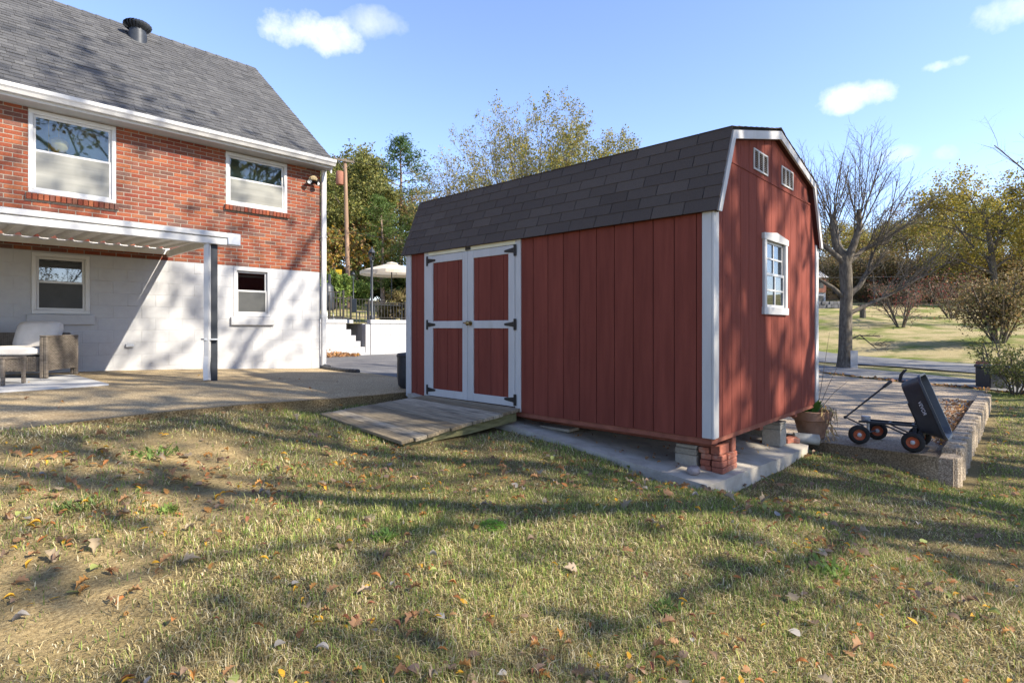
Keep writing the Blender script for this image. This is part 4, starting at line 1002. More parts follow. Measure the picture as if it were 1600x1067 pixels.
# ------------------------------------------------------------------ wall of rounded blocks along the driveway
dw = thing('block_edging_wall', 'low wall of scalloped aggregate concrete blocks along the driveway edge', 'wall', (7.45, .6, -.4))
for i in range(19):
    x = 7.42 + i*.315; zt = drive_z(x, 1)+ (.0 if i == 0 else .05+.005*i); zb = gz1(x+.2, .5)-.12
    q = MB(); pr = [(x+.004, .735), (x+.004, .61)] + [(x+.157-.11*math.cos(math.pi*k/6), .61-.065*math.sin(math.pi*k/6)) for k in range(7)] + [(x+.311, .61), (x+.311, .735)]
    pr = [(a, b+random.uniform(-.004, .004)) for a, b in pr]
    n = len(pr)
    lo = [(a, b, zb) for a, b in pr]; hi = [(a, b, zt-.012) for a, b in pr]; cxm = sum(a for a, b in pr)/n; cym = sum(b for a, b in pr)/n
    ca = [(a+(cxm-a)*.06, b+(cym-b)*.1, zt) for a, b in pr]
    q.add(lo+hi+ca, [(j, (j+1) % n, n+(j+1) % n, n+j) for j in range(n)] + [(n+j, n+(j+1) % n, 2*n+(j+1) % n, 2*n+j) for j in range(n)] + [list(range(2*n, 3*n))]); q.build('edging_block', 'drive_aggregate', dw)
# ------------------------------------------------------------------ wicker sofa, side table, pale tile pad
sang = math.atan2(.775, .632)          # direction the arms run (front -> back)
sp = on_z(73, 594, .598)
sofa = thing('wicker_sofa', 'grey wicker outdoor sofa with cream cushions under the patio cover', 'sofa', (sp.x, sp.y, patio_z(sp.x, sp.y)), rz=sang-R(90), local=True)
# local: +y towards the back, -x away from the right arm; front right leg at 0,0
SL, SDp = 1.75, .66
def woven(mbx, x0, x1, y0, y1, z0, z1, side):
    """panel of over/under strips; side 'x' panel lies in x=const, 'y' in y=const"""
    n1 = int(round(((y1-y0) if side == 'x' else (x1-x0))/.026)); n2 = int(round((z1-z0)/.017))
    for j in range(n2):
        z = z0+(z1-z0)*(j+.5)/n2
        pts = []
        for i in range(n1*2+1):
            t = i/(n1*2); w_ = .004*math.sin(math.pi*(i/2*1 + j)+.0)*(1 if i % 2 == 0 else 0) + (.004 if (i//2+j) % 2 else -.004)
            if side == 'x': pts.append((x0+w_, y0+(y1-y0)*t, z))
            else: pts.append((x0+(x1-x0)*t, y0+w_, z))
        V = []; 
        for p_ in pts: V += [(p_[0], p_[1], p_[2]-.0072), (p_[0], p_[1], p_[2]+.0072)]
        mbx.add(V, [(2*i, 2*i+2, 2*i+3, 2*i+1) for i in range(len(pts)-1)])
    for i in range(n1):
        t = (i+.5)/n1
        if side == 'x': mbx.box(x0-.003, x0+.001, y0+(y1-y0)*t-.003, y0+(y1-y0)*t+.003, z0, z1)
        else: mbx.box(x0+(x1-x0)*t-.003, x0+(x1-x0)*t+.003, y0-.003, y0+.001, z0, z1)
AH = .565
for ax0 in (-.09, -SL):
    q = MB(); q.box(ax0+.012, ax0+.078, .012, SDp-.012, .10, AH-.02); arm = q.build('arm', 'wicker', sofa)
    q = MB(); woven(q, ax0+.086, 0, .02, SDp-.02, .10, AH-.02, 'x'); woven(q, ax0+.008, ax0+.082, .008, 0, .10, AH-.02, 'y'); q.build('weave', 'wicker', arm)
    q = MB(); q.box(ax0-.002, ax0+.094, -.004, SDp+.004, AH-.022, AH, .008); q.build('arm_cap', 'wicker', arm)
    for yy in (0, SDp-.04):
        q = MB(); q.box(ax0+.05, ax0+.09, yy, yy+.04, 0, AH-.023, .006); q.build('leg', 'wicker', sofa)
        q = MB(); q.box(ax0, ax0+.04, yy, yy+.04, 0, AH-.023, .006); q.build('leg', 'wicker', sofa)
q = MB(); q.box(-SL+.09, -.092, .05, SDp-.05, .09, .285); fbx = q.build('seat_base', 'wicker', sofa)
q = MB(); woven(q, -SL+.09, -.092, .045, 0, .09, .285, 'y'); q.build('weave', 'wicker', fbx)
q = MB(); q.box(-SL+.09, -.092, SDp-.06, SDp-.01, .285, .60, .01); woven(q, -SL+.09, -.092, SDp-.068, 0, .3, .60, 'y'); q.build('backrest', 'wicker', sofa)
def cushion(name, c, h, rx, mname='cushion'):
    bm = bmesh.new(); bmesh.ops.create_cube(bm, size=2); bmesh.ops.subdivide_edges(bm, edges=bm.edges[:], cuts=5, use_grid_fill=True)
    for v in bm.verts:
        x, y, z = v.co; e = 4.0
        k = (1-abs(x)**e*.10)*(1-abs(y)**e*.10); kk = (1-.35*abs(x)**6)*(1-.35*abs(y)**6)
        v.co = Vector((x*(1-.05*abs(y)**4*abs(x)), y*(1-.05*abs(x)**4), z*kk*(1+.08*(1-x*x)*(1-y*y))))
        v.co = Vector((v.co.x*h[0], v.co.y*h[1], v.co.z*h[2]))
    me = bpy.data.meshes.new(name); bm.to_mesh(me); bm.free(); me.polygons.foreach_set('use_smooth', [True]*len(me.polygons)); me.materials.append(MATS[mname])
    o = bpy.data.objects.new(name, me); link(o, sofa); o.location = c; o.rotation_euler = (rx, 0, random.uniform(-.04, .04)); return o
cushion('seat_cushion', (-.50, .31, .355), (.40, .29, .065), 0); cushion('seat_cushion', (-1.31, .31, .355), (.40, .29, .065), 0)
cushion('back_cushion', (-.42, .50, .555), (.27, .20, .075), R(68)); cushion('back_cushion', (-1.35, .50, .555), (.30, .20, .075), R(68))
tp = on_z(3, 606, .597); tb = thing('side_table', 'low grey wicker table in front of the outdoor sofa', 'table', (tp.x-.0, tp.y, patio_z(tp.x, tp.y)), rz=sang-R(90), local=True)
q = MB(); q.box(-.42, .05, -.05, .32, .30, .325, .006); q.build('table_top', 'wicker', tb)
q = MB(); woven(q, -.40, .03, -.035, 0, .17, .30, 'y'); woven(q, .035, 0, -.03, .30, .17, .30, 'x'); q.build('apron', 'wicker', tb)
for x in (-.41, .01):
    for y in (-.045, .28): q = MB(); q.box(x, x+.035, y, y+.035, 0, .30, .005); q.build('leg', 'wicker', tb)
cs = [on_z(-120, 622, .6), on_z(170, 602, .59), on_z(112, 587.5, .59), on_z(-100, 592, .6)]
mb = MB(); mb.prism([(c.x, c.y, patio_z(c.x, c.y)+.004) for c in cs], (0, 0, .02)); tag(mb.build('paving_mat', 'pale_tile'), 'pale flat paving mat under the wicker sofa on the patio', 'mat')
bpy.data.objects['paving_mat'].data.materials[0] = MATS['pale_tile']
sofa.location.z += .024; tb.location.z += .024
# ------------------------------------------------------------------ drain hose, bin, leaf pile
q = MB(); pz = .43
pts = [(5.91, HY-.05, .50), (5.92, HY-.06, .46), (5.98, HY-.16, .445)] 
e = [on_z(503, 573, .45), on_z(515, 576, .45), on_z(535, 579, .45), on_z(560, 580.5, .45)]
pts += [(p.x, p.y, p.z) for p in e]
pv = [Vector(p) for p in pts]; fine = []
for a, b in zip(pv, pv[1:]):
    for i in range(10): fine.append(a.lerp(b, i/10))
fine.append(pv[-1]); q.tube(fine, [.045+(.005 if i % 2 else 0) for i in range(len(fine))], 12)
q.build('drain_hose', 'black_plastic', smooth=False); tag(bpy.data.objects['drain_hose'], 'black corrugated drain hose lying from the house downspout across the drive', 'hose')
bn = on_z(640, 607, .40); bn = Vector((4.93, 6.66, patio_z(4.9, 6.6)))
bin_ = thing('plastic_bin', 'black plastic bin behind the far corner of the shed', 'bin', bn)
q = MB(); c = bn
q.lathe([(.0, .0), (.13, .0), (.17, .05), (.185, .20), (.185, .46), (.17, .47)], c, k=20); q.build('body', 'black_plastic', bin_, smooth=True)
q = MB(); q.lathe([(.19, .46), (.195, .48), (.18, .51), (0, .53)], c, k=20); q.build('lid', 'black_plastic', bin_, smooth=True)
# ------------------------------------------------------------------ white terrace wall with stepped end
WY = 17.1; tw = thing('terrace_wall', 'white painted block retaining wall with a stepped end behind the house', 'wall', (11, WY, .35))
xa, xb = on_y(541, 500, WY).x, on_y(579.5, 500, WY).x
m_ = MB(); m_.box(-.1985, .1985, -.1, .1, -.0995, .0995, .004); tb_me = mesh_of(m_, 'wall_block', 'block_white')
mb = MB(); mb.box(xb+.01, 21, WY+.02, WY+.2, .2, 1.40); mb.box(xb-.19, xb+.02, WY+.03, WY+1.4, .2, 1.40); mb.box(4, xb-.1, WY+1.22, WY+1.4, .2, 1.40); mb.build('wall_core', 'block_white', tw)
ztop_w = 1.56
for i in range(6):
    zc = 1.42-.1016-i*.2032; off = .2 if i % 2 else 0
    x = xb+.002-off
    while x < 16.5:
        a, b = max(x+.002, xb), x+.4044
        place('wall_block', tb_me, tw, ((a+b)/2, WY+.1, zc), scale=((b-a)/.397, 1, 1)); x += .4064
    xe = xa + .20*max(0, i-0)*.92
    x = xe
    while x > 6.2:
        a = x-.4044; place('wall_block', tb_me, tw, ((a+x)/2, WY+.1, zc), scale=((x-a)/.397, 1, 1)); x -= .4064
    y = WY+.22
    while y < WY+1.2:
        place('wall_block', tb_me, tw, (xb-.1, y+.2, zc), rot=(0, 0, R(90))); y += .4064
q = MB(); q.box(xb-.03, 21, WY-.03, WY+.24, 1.425, ztop_w, .01); q.build('coping', 'block_white', tw)
q = MB(); q.box(5, xa+.02, WY-.03, WY+.24, 1.425, ztop_w, .01); q.build('coping', 'block_white', tw)
q = MB(); q.box(xa+.022, xb-.032, WY+1.1, WY+1.42, 1.425, ztop_w, .01); q.build('coping', 'block_white', tw)
# railings
def railing(label, x0, x1, y, z0, h, step, scroll=False):
    t = thing('iron_railing', label, 'railing', ((x0+x1)/2, y, z0))
    for z in (z0+.08, z0+h): q = MB(); q.box(x0, x1, y-.015, y+.015, z-.012, z+.012); q.build('rail', 'hinge_black', t)
    n = int((x1-x0)/step)
    for i in range(n+1):
        x = x0+(x1-x0)*i/n; q = MB()
        if i % 12 == 0 or i == n: q.box(x-.025, x+.025, y-.025, y+.025, z0, z0+h+.08); q.build('post', 'hinge_black', t)
        else:
            q.box(x-.008, x+.008, y-.008, y+.008, z0+.08, z0+h)
            if scroll or i % 3 == 1: q.box(x-.03, x+.03, y-.006, y+.006, z0+h*.45, z0+h*.62)
            q.build('baluster', 'hinge_black', t)
railing('black iron railing on the terrace wall beside the house corner', 7.6, xa-.05, WY+.1, ztop_w, .92, .13, True)
railing('black iron railing on the terrace wall behind the lamp post', xb-.02, 14.6, WY+.1, ztop_w, .62, .13)
railing('black iron railing set back over the recess in the terrace wall', xa+.05, xb-.05, WY+1.25, ztop_w, .80, .13)
ry = 23.0
railing('black iron railing at the back of the terrace in front of the dry grass', 11.2, 19, ry, terr_z(14, ry), .9, .16)
# lamp posts
def lamp_post(label, px, py_top, y, zb):
    p = on_y(px, py_top, y); H = p.z-zb; t = thing('lamp_post', label, 'lamp post', (p.x, y, zb)); s = H/2.5
    q = MB(); q.lathe([(.07*s, 0), (.075*s, .12*s), (.045*s, .16*s), (.04*s, H-.55*s), (.055*s, H-.54*s), (.03*s, H-.50*s), (.0, H-.5*s)], (p.x, y, zb), k=14); q.build('post', 'dark_metal', t, smooth=True)
    q = MB(); z = zb+H-.5*s
    for k in range(6):
        a = math.pi*k/3; q.tube([(p.x+.06*s*math.cos(a), y+.06*s*math.sin(a), z), (p.x+.11*s*math.cos(a), y+.11*s*math.sin(a), z+.30*s)], .009*s, 5)
    q.lathe([(.13*s, .29*s), (.135*s, .31*s), (.06*s, .42*s), (.03*s, .44*s), (.012*s, .5*s), (0, .52*s)], (p.x, y, z), k=6); q.lathe([(0, 0), (.07*s, 0), (.065*s, .02*s), (0, .02*s)], (p.x, y, z), k=6); q.build('lantern_frame', 'dark_metal', t)
    q = MB(); q.lathe([(.055*s, .02*s), (.10*s, .285*s)], (p.x, y, z), k=6); q.build('lantern_glass', 'glass', t)
lamp_post('tall black lantern lamp post standing on the white terrace wall', 581, 386, WY+.12, ztop_w)
lamp_post('smaller lantern lamp post farther back on the hillside lawn', 552, 424, 27, terr_z(15, 27))
# parasol
uy = 19.6; up = on_y(612, 409, uy); uz = terr_z(up.x, uy)
um = thing('patio_umbrella', 'open cream patio umbrella on the terrace', 'umbrella', (up.x, uy, uz))
q = MB(); q.tube([(up.x, uy, uz), (up.x, uy, up.z-.05)], .024, 10); q.build('pole', 'dark_metal', um)
q = MB(); q.lathe([(.0, 0), (.25, 0), (.25, .06), (.05, .09), (.04, .3)], (up.x, uy, uz), k=18); q.build('base', 'dark_metal', um, smooth=True)
Rr = 1.32; ring = []; V = [Vector((up.x, uy, up.z-.06))]; n = 8
for j in range(1, 6):
    for k in range(24):
        a = 2*math.pi*k/24; fr = j/5; sag = .06*fr*(1-abs(math.cos(a*4))); rad = Rr*fr*(1-.04*(1-abs(math.cos(4*a))))
        V.append(Vector((up.x+rad*math.cos(a), uy+rad*math.sin(a), up.z-.06-.36*fr**1.1-sag*.5)))
Fs = [(0, 1+k, 1+(k+1) % 24) for k in range(24)] + [(1+j*24+k, 1+j*24+(k+1) % 24, 1+(j+1)*24+(k+1) % 24, 1+(j+1)*24+k) for j in range(4) for k in range(24)]
last = [1+4*24+k for k in range(24)]; kk = len(V); V += [V[i]+Vector((0, 0, -.13)) for i in last]
Fs += [(last[k], last[(k+1) % 24], kk+(k+1) % 24, kk+k) for k in range(24)]
q = MB(); q.add(V, Fs); q.build('canopy', 'canopy', um)
q = MB(); q.lathe([(0, 0), (.2, -.05), (.26, -.09)], (up.x, uy, up.z), k=8); q.build('vent_cap', 'canopy', um)
for k in range(8):
    a = 2*math.pi*k/8; q = MB(); q.tube([(up.x, uy, up.z-.09), (up.x+Rr*.96*math.cos(a), uy+Rr*.96*math.sin(a), up.z-.42)], .008, 5); q.build('rib', 'dark_metal', um)
# grill under a cover, and terrace table
gp_ = on_y(511, 470, 18.6); gz_ = terr_z(gp_.x, 18.6)
gr = thing('barbecue_smoker', 'dark upright barbecue smoker beside the house corner on the terrace', 'smoker', (gp_.x, 18.6, gz_))
q = MB(); q.lathe([(.0, .45), (.24, .46), (.27, .6), (.27, 1.05), (.23, 1.2)], (gp_.x, 18.6, gz_), k=18); q.build('body', 'dark_metal', gr, smooth=True)
q = MB(); q.lathe([(.24, 1.2), (.22, 1.32), (.12, 1.42), (0, 1.45)], (gp_.x, 18.6, gz_), k=18); q.tube([(gp_.x+.1, 18.6, gz_+1.38), (gp_.x+.1, 18.6, gz_+1.75)], .05, 10); q.build('lid', 'dark_metal', gr, smooth=True)
for k in range(3):
    a = 2.1*k; q = MB(); q.tube([(gp_.x+.2*math.cos(a), 18.6+.2*math.sin(a), gz_+.5), (gp_.x+.3*math.cos(a), 18.6+.3*math.sin(a), gz_)], .02, 6); q.build('leg', 'galv_grey', gr)
tp_ = on_y(598, 470, 19.4); tz_ = terr_z(tp_.x, 19.4)
gt = thing('garden_table', 'dark patio table under the cream umbrella on the terrace', 'table', (tp_.x, 19.4, tz_))
q = MB(); q.box(tp_.x-.8, tp_.x+.7, 18.9, 19.5, tz_+.70, tz_+.73, .01); q.build('table_top', 'dark_metal', gt)
for dx in (-.7, .6):
    for dy in (18.95, 19.42): q = MB(); q.box(tp_.x+dx, tp_.x+dx+.05, dy, dy+.05, tz_, tz_+.70); q.build('leg', 'dark_metal', gt)
for i, dx in enumerate((-1.3, 1.0)):
    c = thing('garden_chair', ('dark patio chair with curved back at the lamp post end of the terrace table', 'dark patio chair at the shed end of the terrace table')[i], 'chair', (tp_.x+dx, 19.1, tz_)); x = tp_.x+dx
    q = MB(); q.box(x-.22, x+.22, 18.9, 19.34, tz_+.40, tz_+.44, .01); q.build('seat', 'dark_metal', c)
    xb_ = x-.22 if i == 0 else x+.20
    q = MB(); q.box(xb_, xb_+.03, 18.9, 19.34, tz_+.42, tz_+.92, .01); q.build('backrest', 'dark_metal', c)
    for ddx in (-.2, .17):
        for dy in (18.92, 19.3): q = MB(); q.box(x+ddx, x+ddx+.03, dy, dy+.03, tz_, tz_+.4); q.build('leg', 'dark_metal', c)
# utility pole
ud = 33.0; ub = at_d(545, 480, ud); ut = at_d(539, 249, ud); ub.z = terr_z(ub.x, ub.y)-.1
po = thing('utility_pole', 'brown wooden utility pole with crossarm and transformer behind the terrace', 'utility pole', ub)
q = MB(); q.tube([ub, ub.lerp(ut, .5), ut], [.135, .12, .10], 12); q.build('pole', 'pole_wood', po, smooth=True)
RTv = Vector((RT[0], RT[1], 0)); FWv = Vector((FW[0], FW[1], 0)); ca = ub.lerp(ut, .985)
cdir_ = (RTv*.8+FWv*.6).normalized()
q = MB(); q.obox(ca-FWv*.18, (cdir_, Vector((-cdir_.y, cdir_.x, 0)), (0, 0, 1)), (.62, .05, .06)); q.build('crossarm', 'bark', po)
for s in (-.55, -.25, .3, .55): q = MB(); q.lathe([(.02, 0), (.05, .04), (.03, .08), (.05, .12), (0, .16)], ca-FWv*.18+cdir_*s+Vector((0, 0, .06)), k=10); q.build('insulator', 'bark', po)
for s in (-.45, .45): q = MB(); q.tube([ca-FWv*.18+cdir_*s, ca-FWv*.1-Vector((0, 0, .55))], .02, 5); q.build('arm_brace', 'bark', po)
tr_ = at_d(531.5, 279, ud)-FWv*.1
q = MB(); q.lathe([(0, -.42), (.2, -.40), (.22, -.36), (.22, .34), (.2, .38), (.05, .42), (0, .43)], tr_, k=18); q.build('transformer', 'far_brick', po, smooth=True)
wd = (RTv*.97+FWv*.25).normalized(); 
for (h, lab) in ((ca.z+.1, 'upper overhead wire strung from the utility pole crossarm'), (ub.lerp(ut, .52).z, 'lower overhead cable strung from the middle of the utility pole')):
    q = MB(); s0 = ub.lerp(ut, (h-ub.z)/(ut.z-ub.z)) if h < ut.z else ut
    s0 = Vector((s0.x, s0.y, h)); q.tube([s0 + wd*(60*t) + Vector((0, 0, -8*t*(1-t))) for t in [i/24 for i in range(25)]], .012, 4); o = q.build('overhead_wire', 'black_plastic'); tag(o, lab, 'wire')
# yellow sign on the hillside
ys_ = at_d(529, 452, 36); zb = terr_z(ys_.x, ys_.y); ys_t = at_d(529, 432, 36)
sg = thing('road_sign', 'small yellow road sign on a post left of the utility pole', 'sign', (ys_.x, ys_.y, zb))
q = MB(); q.tube([(ys_.x, ys_.y, zb), (ys_.x, ys_.y, ys_t.z)], .03, 6); q.build('post', 'galv_grey', sg)
q = MB(); q.obox(ys_t-FWv*.04, (RTv, FWv, (0, 0, 1)), (.22, .01, .45)); q.build('panel', 'yellow_sign', sg)
# ------------------------------------------------------------------ far right: house, low wall, stump, post with bin
hb = at_d(1290, 472, 48); hz = gz1(hb.x, hb.y)
hA = thing('far_house', 'distant brick house with white lower storey beyond the bare tree', 'house', (hb.x, hb.y, hz))
def abox(q, px0, px1, py0, py1, d0, dep):
    a, b = at_d(px0, py0, d0), at_d(px1, py1, d0); w_ = (px1-px0)/F*d0/2; h_ = abs(py1-py0)/F*d0/2
    q.obox((a+b)/2+FWv*dep/2, (RTv, FWv, (0, 0, 1)), (w_, dep/2, h_))
q = MB(); abox(q, 1215, 1291, 434, 457, 48, 6); q.build('brick_storey', 'far_brick', hA)
q = MB(); abox(q, 1216, 1290, 457, 476, 48.1, 5.5); q.build('white_storey', 'block_white', hA)
q = MB(); a = at_d(1210, 434, 47.6); b = at_d(1296, 434, 47.6); r1, r2 = at_d(1222, 416, 51), at_d(1270, 416, 51); c, d = a+FWv*6.8, b+FWv*6.8
q.add([a, b, d, c, r1, r2], [(0, 1, 5, 4), (1, 2, 5), (2, 3, 4, 5), (3, 0, 4), (0, 3, 2, 1)]); q.build('roof', 'far_roof', hA)
q = MB(); abox(q, 1280, 1287, 440, 450, 47.98, .1); q.build('window', 'interior_dark', hA)
q = MB(); abox(q, 1280, 1287, 462, 471, 48.06, .1); q.build('window', 'interior_dark', hA)
hB = thing('far_house', 'distant low tan house with pale roof seen behind the bare tree trunk', 'house', at_d(1330, 470, 55))
q = MB(); abox(q, 1293, 1388, 437, 474, 55, 6); q.build('wall', 'far_tan', hB)
q = MB(); a = at_d(1289, 438, 54.5); b = at_d(1394, 438, 54.5); r1, r2 = at_d(1297, 427, 58), at_d(1386, 427, 58); c, d = a+FWv*7, b+FWv*7
q.add([a, b, d, c, r1, r2], [(0, 1, 5, 4), (1, 2, 5), (2, 3, 4, 5), (3, 0, 4), (0, 3, 2, 1)]); q.build('roof', 'far_roof', hB)
q = MB(); abox(q, 1290, 1393, 437, 440, 54.4, .2); q.build('fascia', 'vinyl_white', hB)
for px in (1301, 1350, 1372): q = MB(); abox(q, px, px+9, 447, 460, 54.97, .1); q.build('window', 'interior_dark', hB)
wa = on_z(1276, 483, 2.4); lw = thing('low_stone_wall', 'low grey stone wall in front of the distant house', 'wall', at_d(1295, 483, 43))
for i in range(13):
    px = 1240+i*6
    for j in range(3): q = MB(); a = at_d(px+2.9+(2 if j == 1 else 0), 473.5+5.2*j, 43); q.obox(a, (RTv, FWv, (0, 0, 1)), (.142, .2+random.uniform(-.03, .03), .122), .02); q.build('stone', 'grey_stone', lw)
for px in (1348,):
    b = at_d(px, 492, 35.5); zb = gz1(b.x, b.y); q = MB(); t_ = at_d(px, 477, 35.5).z
    q.tube([(b.x, b.y, min(zb, t_-.6)-.1), (b.x, b.y, t_-.05)], [.18, .16], 10); q.obox((b.x, b.y, t_), (RTv, FWv, (0, 0, 1)), (.2, .2, .05), .02); o = q.build('stone_post', 'bark'); tag(o, 'short brown post standing in the far lawn right of the bare tree', 'post')
pb = on_z(1534, 604, -.12); zb = gz1(pb.x, pb.y)
o_ = MB(); o_.box(pb.x-.12, pb.x+.12, pb.y-.11, pb.y+.11, zb-.1, zb+.52, .01); tag(o_.build('brick_post', 'far_brick'), 'short rust brown post at the end of the driveway by the black box', 'post')
bp_ = at_d(1549, 590, 12.4); bxz = gz1(bp_.x, bp_.y)
bx = thing('storage_box', 'black box standing behind the rust brown post at the driveway end', 'box', (bp_.x, bp_.y, bxz))
q = MB(); q.obox((bp_.x, bp_.y, bxz+.22), (RTv, FWv, (0, 0, 1)), (.20, .2, .24), .02); q.build('body', 'black_plastic', bx)
q = MB(); q.obox((bp_.x, bp_.y, bxz+.49), (RTv, FWv, (0, 0, 1)), (.22, .22, .03), .015); q.build('lid', 'black_plastic', bx)
# ------------------------------------------------------------------ trees and shrubs
class Tree:
    def __init__(s, seed): s.r = np.random.default_rng(seed); s.V = []; s.Fa = []; s.n = 0; s.tips = []
    def tube(s, P, rad, k):
        P = np.array(P); n = len(P); D = np.gradient(P, axis=0); D /= np.linalg.norm(D, axis=1)[:, None] + 1e-9
        ref = np.array([0, 0, 1.]) if abs(D[0, 2]) < .8 else np.array([1., 0, 0])
        X = np.cross(D, ref); X /= np.linalg.norm(X, axis=1)[:, None]+1e-9; Y = np.cross(D, X)
        a = 2*np.pi*np.arange(k)/k; rad = np.array(rad)[:, None, None]
        V = P[:, None, :] + rad*(X[:, None, :]*np.cos(a)[None, :, None] + Y[:, None, :]*np.sin(a)[None, :, None])
        I = s.n + np.arange(n*k).reshape(n, k); J = np.roll(I, -1, 1)
        s.Fa.append(np.stack([I[:-1], J[:-1], J[1:], I[1:]], -1).reshape(-1, 4)); s.V.append(V.reshape(-1, 3)); s.n += n*k
    def grow(s, p, d, L, r, lv, S):
        g = s.r; n = S['seg'][lv]; P = [np.array(p, float)]; d = np.array(d, float); d /= np.linalg.norm(d); rads = [r]; end = S.get('end', [.55, .35, .3, .25, .2])[lv]; Ds = [d.copy()]
        for i in range(n):
            d = d + g.normal(0, S['wob'][lv], 3) + np.array([0, 0, S['trop'][lv]]); d /= np.linalg.norm(d)
            P.append(P[-1]+d*L/n); rads.append(r*(1-(1-end)*(i+1)/n)); Ds.append(d.copy())
        if r > S.get('rmin', 0): s.tube(P, rads, max(3, 8-2*lv))
        last = lv == len(S['seg'])-1
        if last or lv >= S.get('leaf_from', 99):
            for i in range(1, n+1): s.tips.append(P[i])
        if last: return
        k = S['kids'][lv]; k = int(k*g.uniform(.85, 1.15)+.5)
        ph = g.uniform(0, 6.28)
        for j in range(k):
            t = S['t0'][lv] + (1-S['t0'][lv])*((j+g.uniform(.1, .9))/k); f = t*n; i = min(int(f), n-1); q = P[i]+(P[i+1]-P[i])*(f-i); dd = Ds[i+1]
            ph += 2.4 + g.normal(0, .35); an = R(S['ang'][lv]*g.uniform(.7, 1.25))
            u = np.cross(dd, [0.31, .17, .94] if abs(dd[2]) < .9 else [1., 0, 0]); u /= np.linalg.norm(u); w = np.cross(dd, u)
            nd_ = dd*math.cos(an) + (u*math.cos(ph)+w*math.sin(ph))*math.sin(an)
            sh = S['shape'](t) if lv == 0 and 'shape' in S else (1.15-.55*t)
            s.grow(q, nd_, L*S['ratio'][lv]*sh*g.uniform(.75, 1.2), max(.004, (r*(1-(1-end)*t))*S['rr'][lv]*g.uniform(.8, 1.1)), lv+1, S)
    def wood(s, name, m, parent):
        return np_mesh(name, np.concatenate(s.V), np.concatenate(s.Fa), m, parent, smooth=True)
def leaves(name, pts, g, per, sig, size, pal, parent, aspect=.6, droop=0.0, m='leaf', needle=False):
    pts = np.array(pts); n = len(pts)*per; c = np.repeat(pts, per, 0) + g.normal(0, sig, (n, 3))
    u = g.normal(0, 1, (n, 3)); u[:, 2] -= droop; u /= np.linalg.norm(u, axis=1)[:, None]; w = np.cross(u, g.normal(0, 1, (n, 3))); w /= np.linalg.norm(w, axis=1)[:, None]+1e-9
    sz = (size*g.uniform(.6, 1.3, n))[:, None]
    V = np.stack([c-u*sz, c+w*sz*aspect, c+u*sz, c-w*sz*aspect], 1).reshape(-1, 3); Fa = np.arange(n*4).reshape(-1, 4)
    pal = np.array(pal); cl = g.integers(0, len(pal), len(pts)); cl = np.where(g.random(n) < .6, np.repeat(cl, per), g.integers(0, len(pal), n))
    col = pal[cl]*g.uniform(.7, 1.25, (n, 1)); return np_mesh(name, V, Fa, m, parent, col=np.repeat(col, 4, 0))
def plant(name, label, cat, loc, group=None):
    o = thing(name, label, cat, (0, 0, 0), group=group); o.location = loc; ORG[o.name] = None; return o
def copy_plant(src, loc, label, rz, sc, group=None):
    r_ = src.copy(); COL.objects.link(r_); r_.location = loc; r_.rotation_euler = (0, 0, rz); r_.scale = sc if hasattr(sc, '__len__') else (sc, sc, sc); r_['label'] = label
    if group: r_['group'] = group
    elif 'group' in r_: del r_['group']
    for ch in list(src.children):
        c = ch.copy(); COL.objects.link(c); c.parent = r_
    return r_
def ground_at(x, y, hill=False): return terr_z(x, y) if hill else gz1(x, y)
def spot(px, d, hill=False):
    p = at_d(px, HZ, d); return Vector((p.x, p.y, ground_at(p.x, p.y, hill)-.06))

OLIVE = [(.14, .155, .035), (.19, .19, .045), (.11, .135, .035), (.24, .215, .05), (.165, .17, .055)]
YELLOW = [(.30, .24, .035), (.24, .21, .04), (.36, .27, .03), (.20, .19, .04), (.28, .22, .06)]
BROWN = [(.22, .13, .05), (.28, .18, .07), (.18, .10, .045), (.25, .16, .05)]
PINE = [(.06, .11, .035), (.085, .15, .04), (.05, .09, .032), (.12, .18, .045), (.075, .13, .045)]
BRIGHT = [(.16, .23, .045), (.13, .20, .04), (.21, .26, .06)]
def broad_spec(**k):
    S = dict(seg=[6, 5, 4, 3], wob=[.06, .12, .16, .2], trop=[.05, .06, .05, .02], kids=[11, 7, 6], t0=[.28, .25, .2], ang=[50, 45, 45], ratio=[.52, .5, .5], rr=[.5, .5, .5], shape=lambda t: 1.25-.75*abs(t-.45)*1.2)
    S.update(k); return S
def broad(name, label, loc, seed, H, r, pal, per=5, sig=.22, size=.16, bark='bark_dark', S=None, group=None, maxy=99):
    T = Tree(seed); T.grow((0, 0, 0), (0, 0, 1), H*.80, r, 0, S or broad_spec())
    o = plant(name, label, 'tree', loc, group); T.wood('trunk', bark, o)
    if per: leaves('crown', [t for t in T.tips if t[1] < maxy], T.r, per, sig, size, pal, o)
    return o
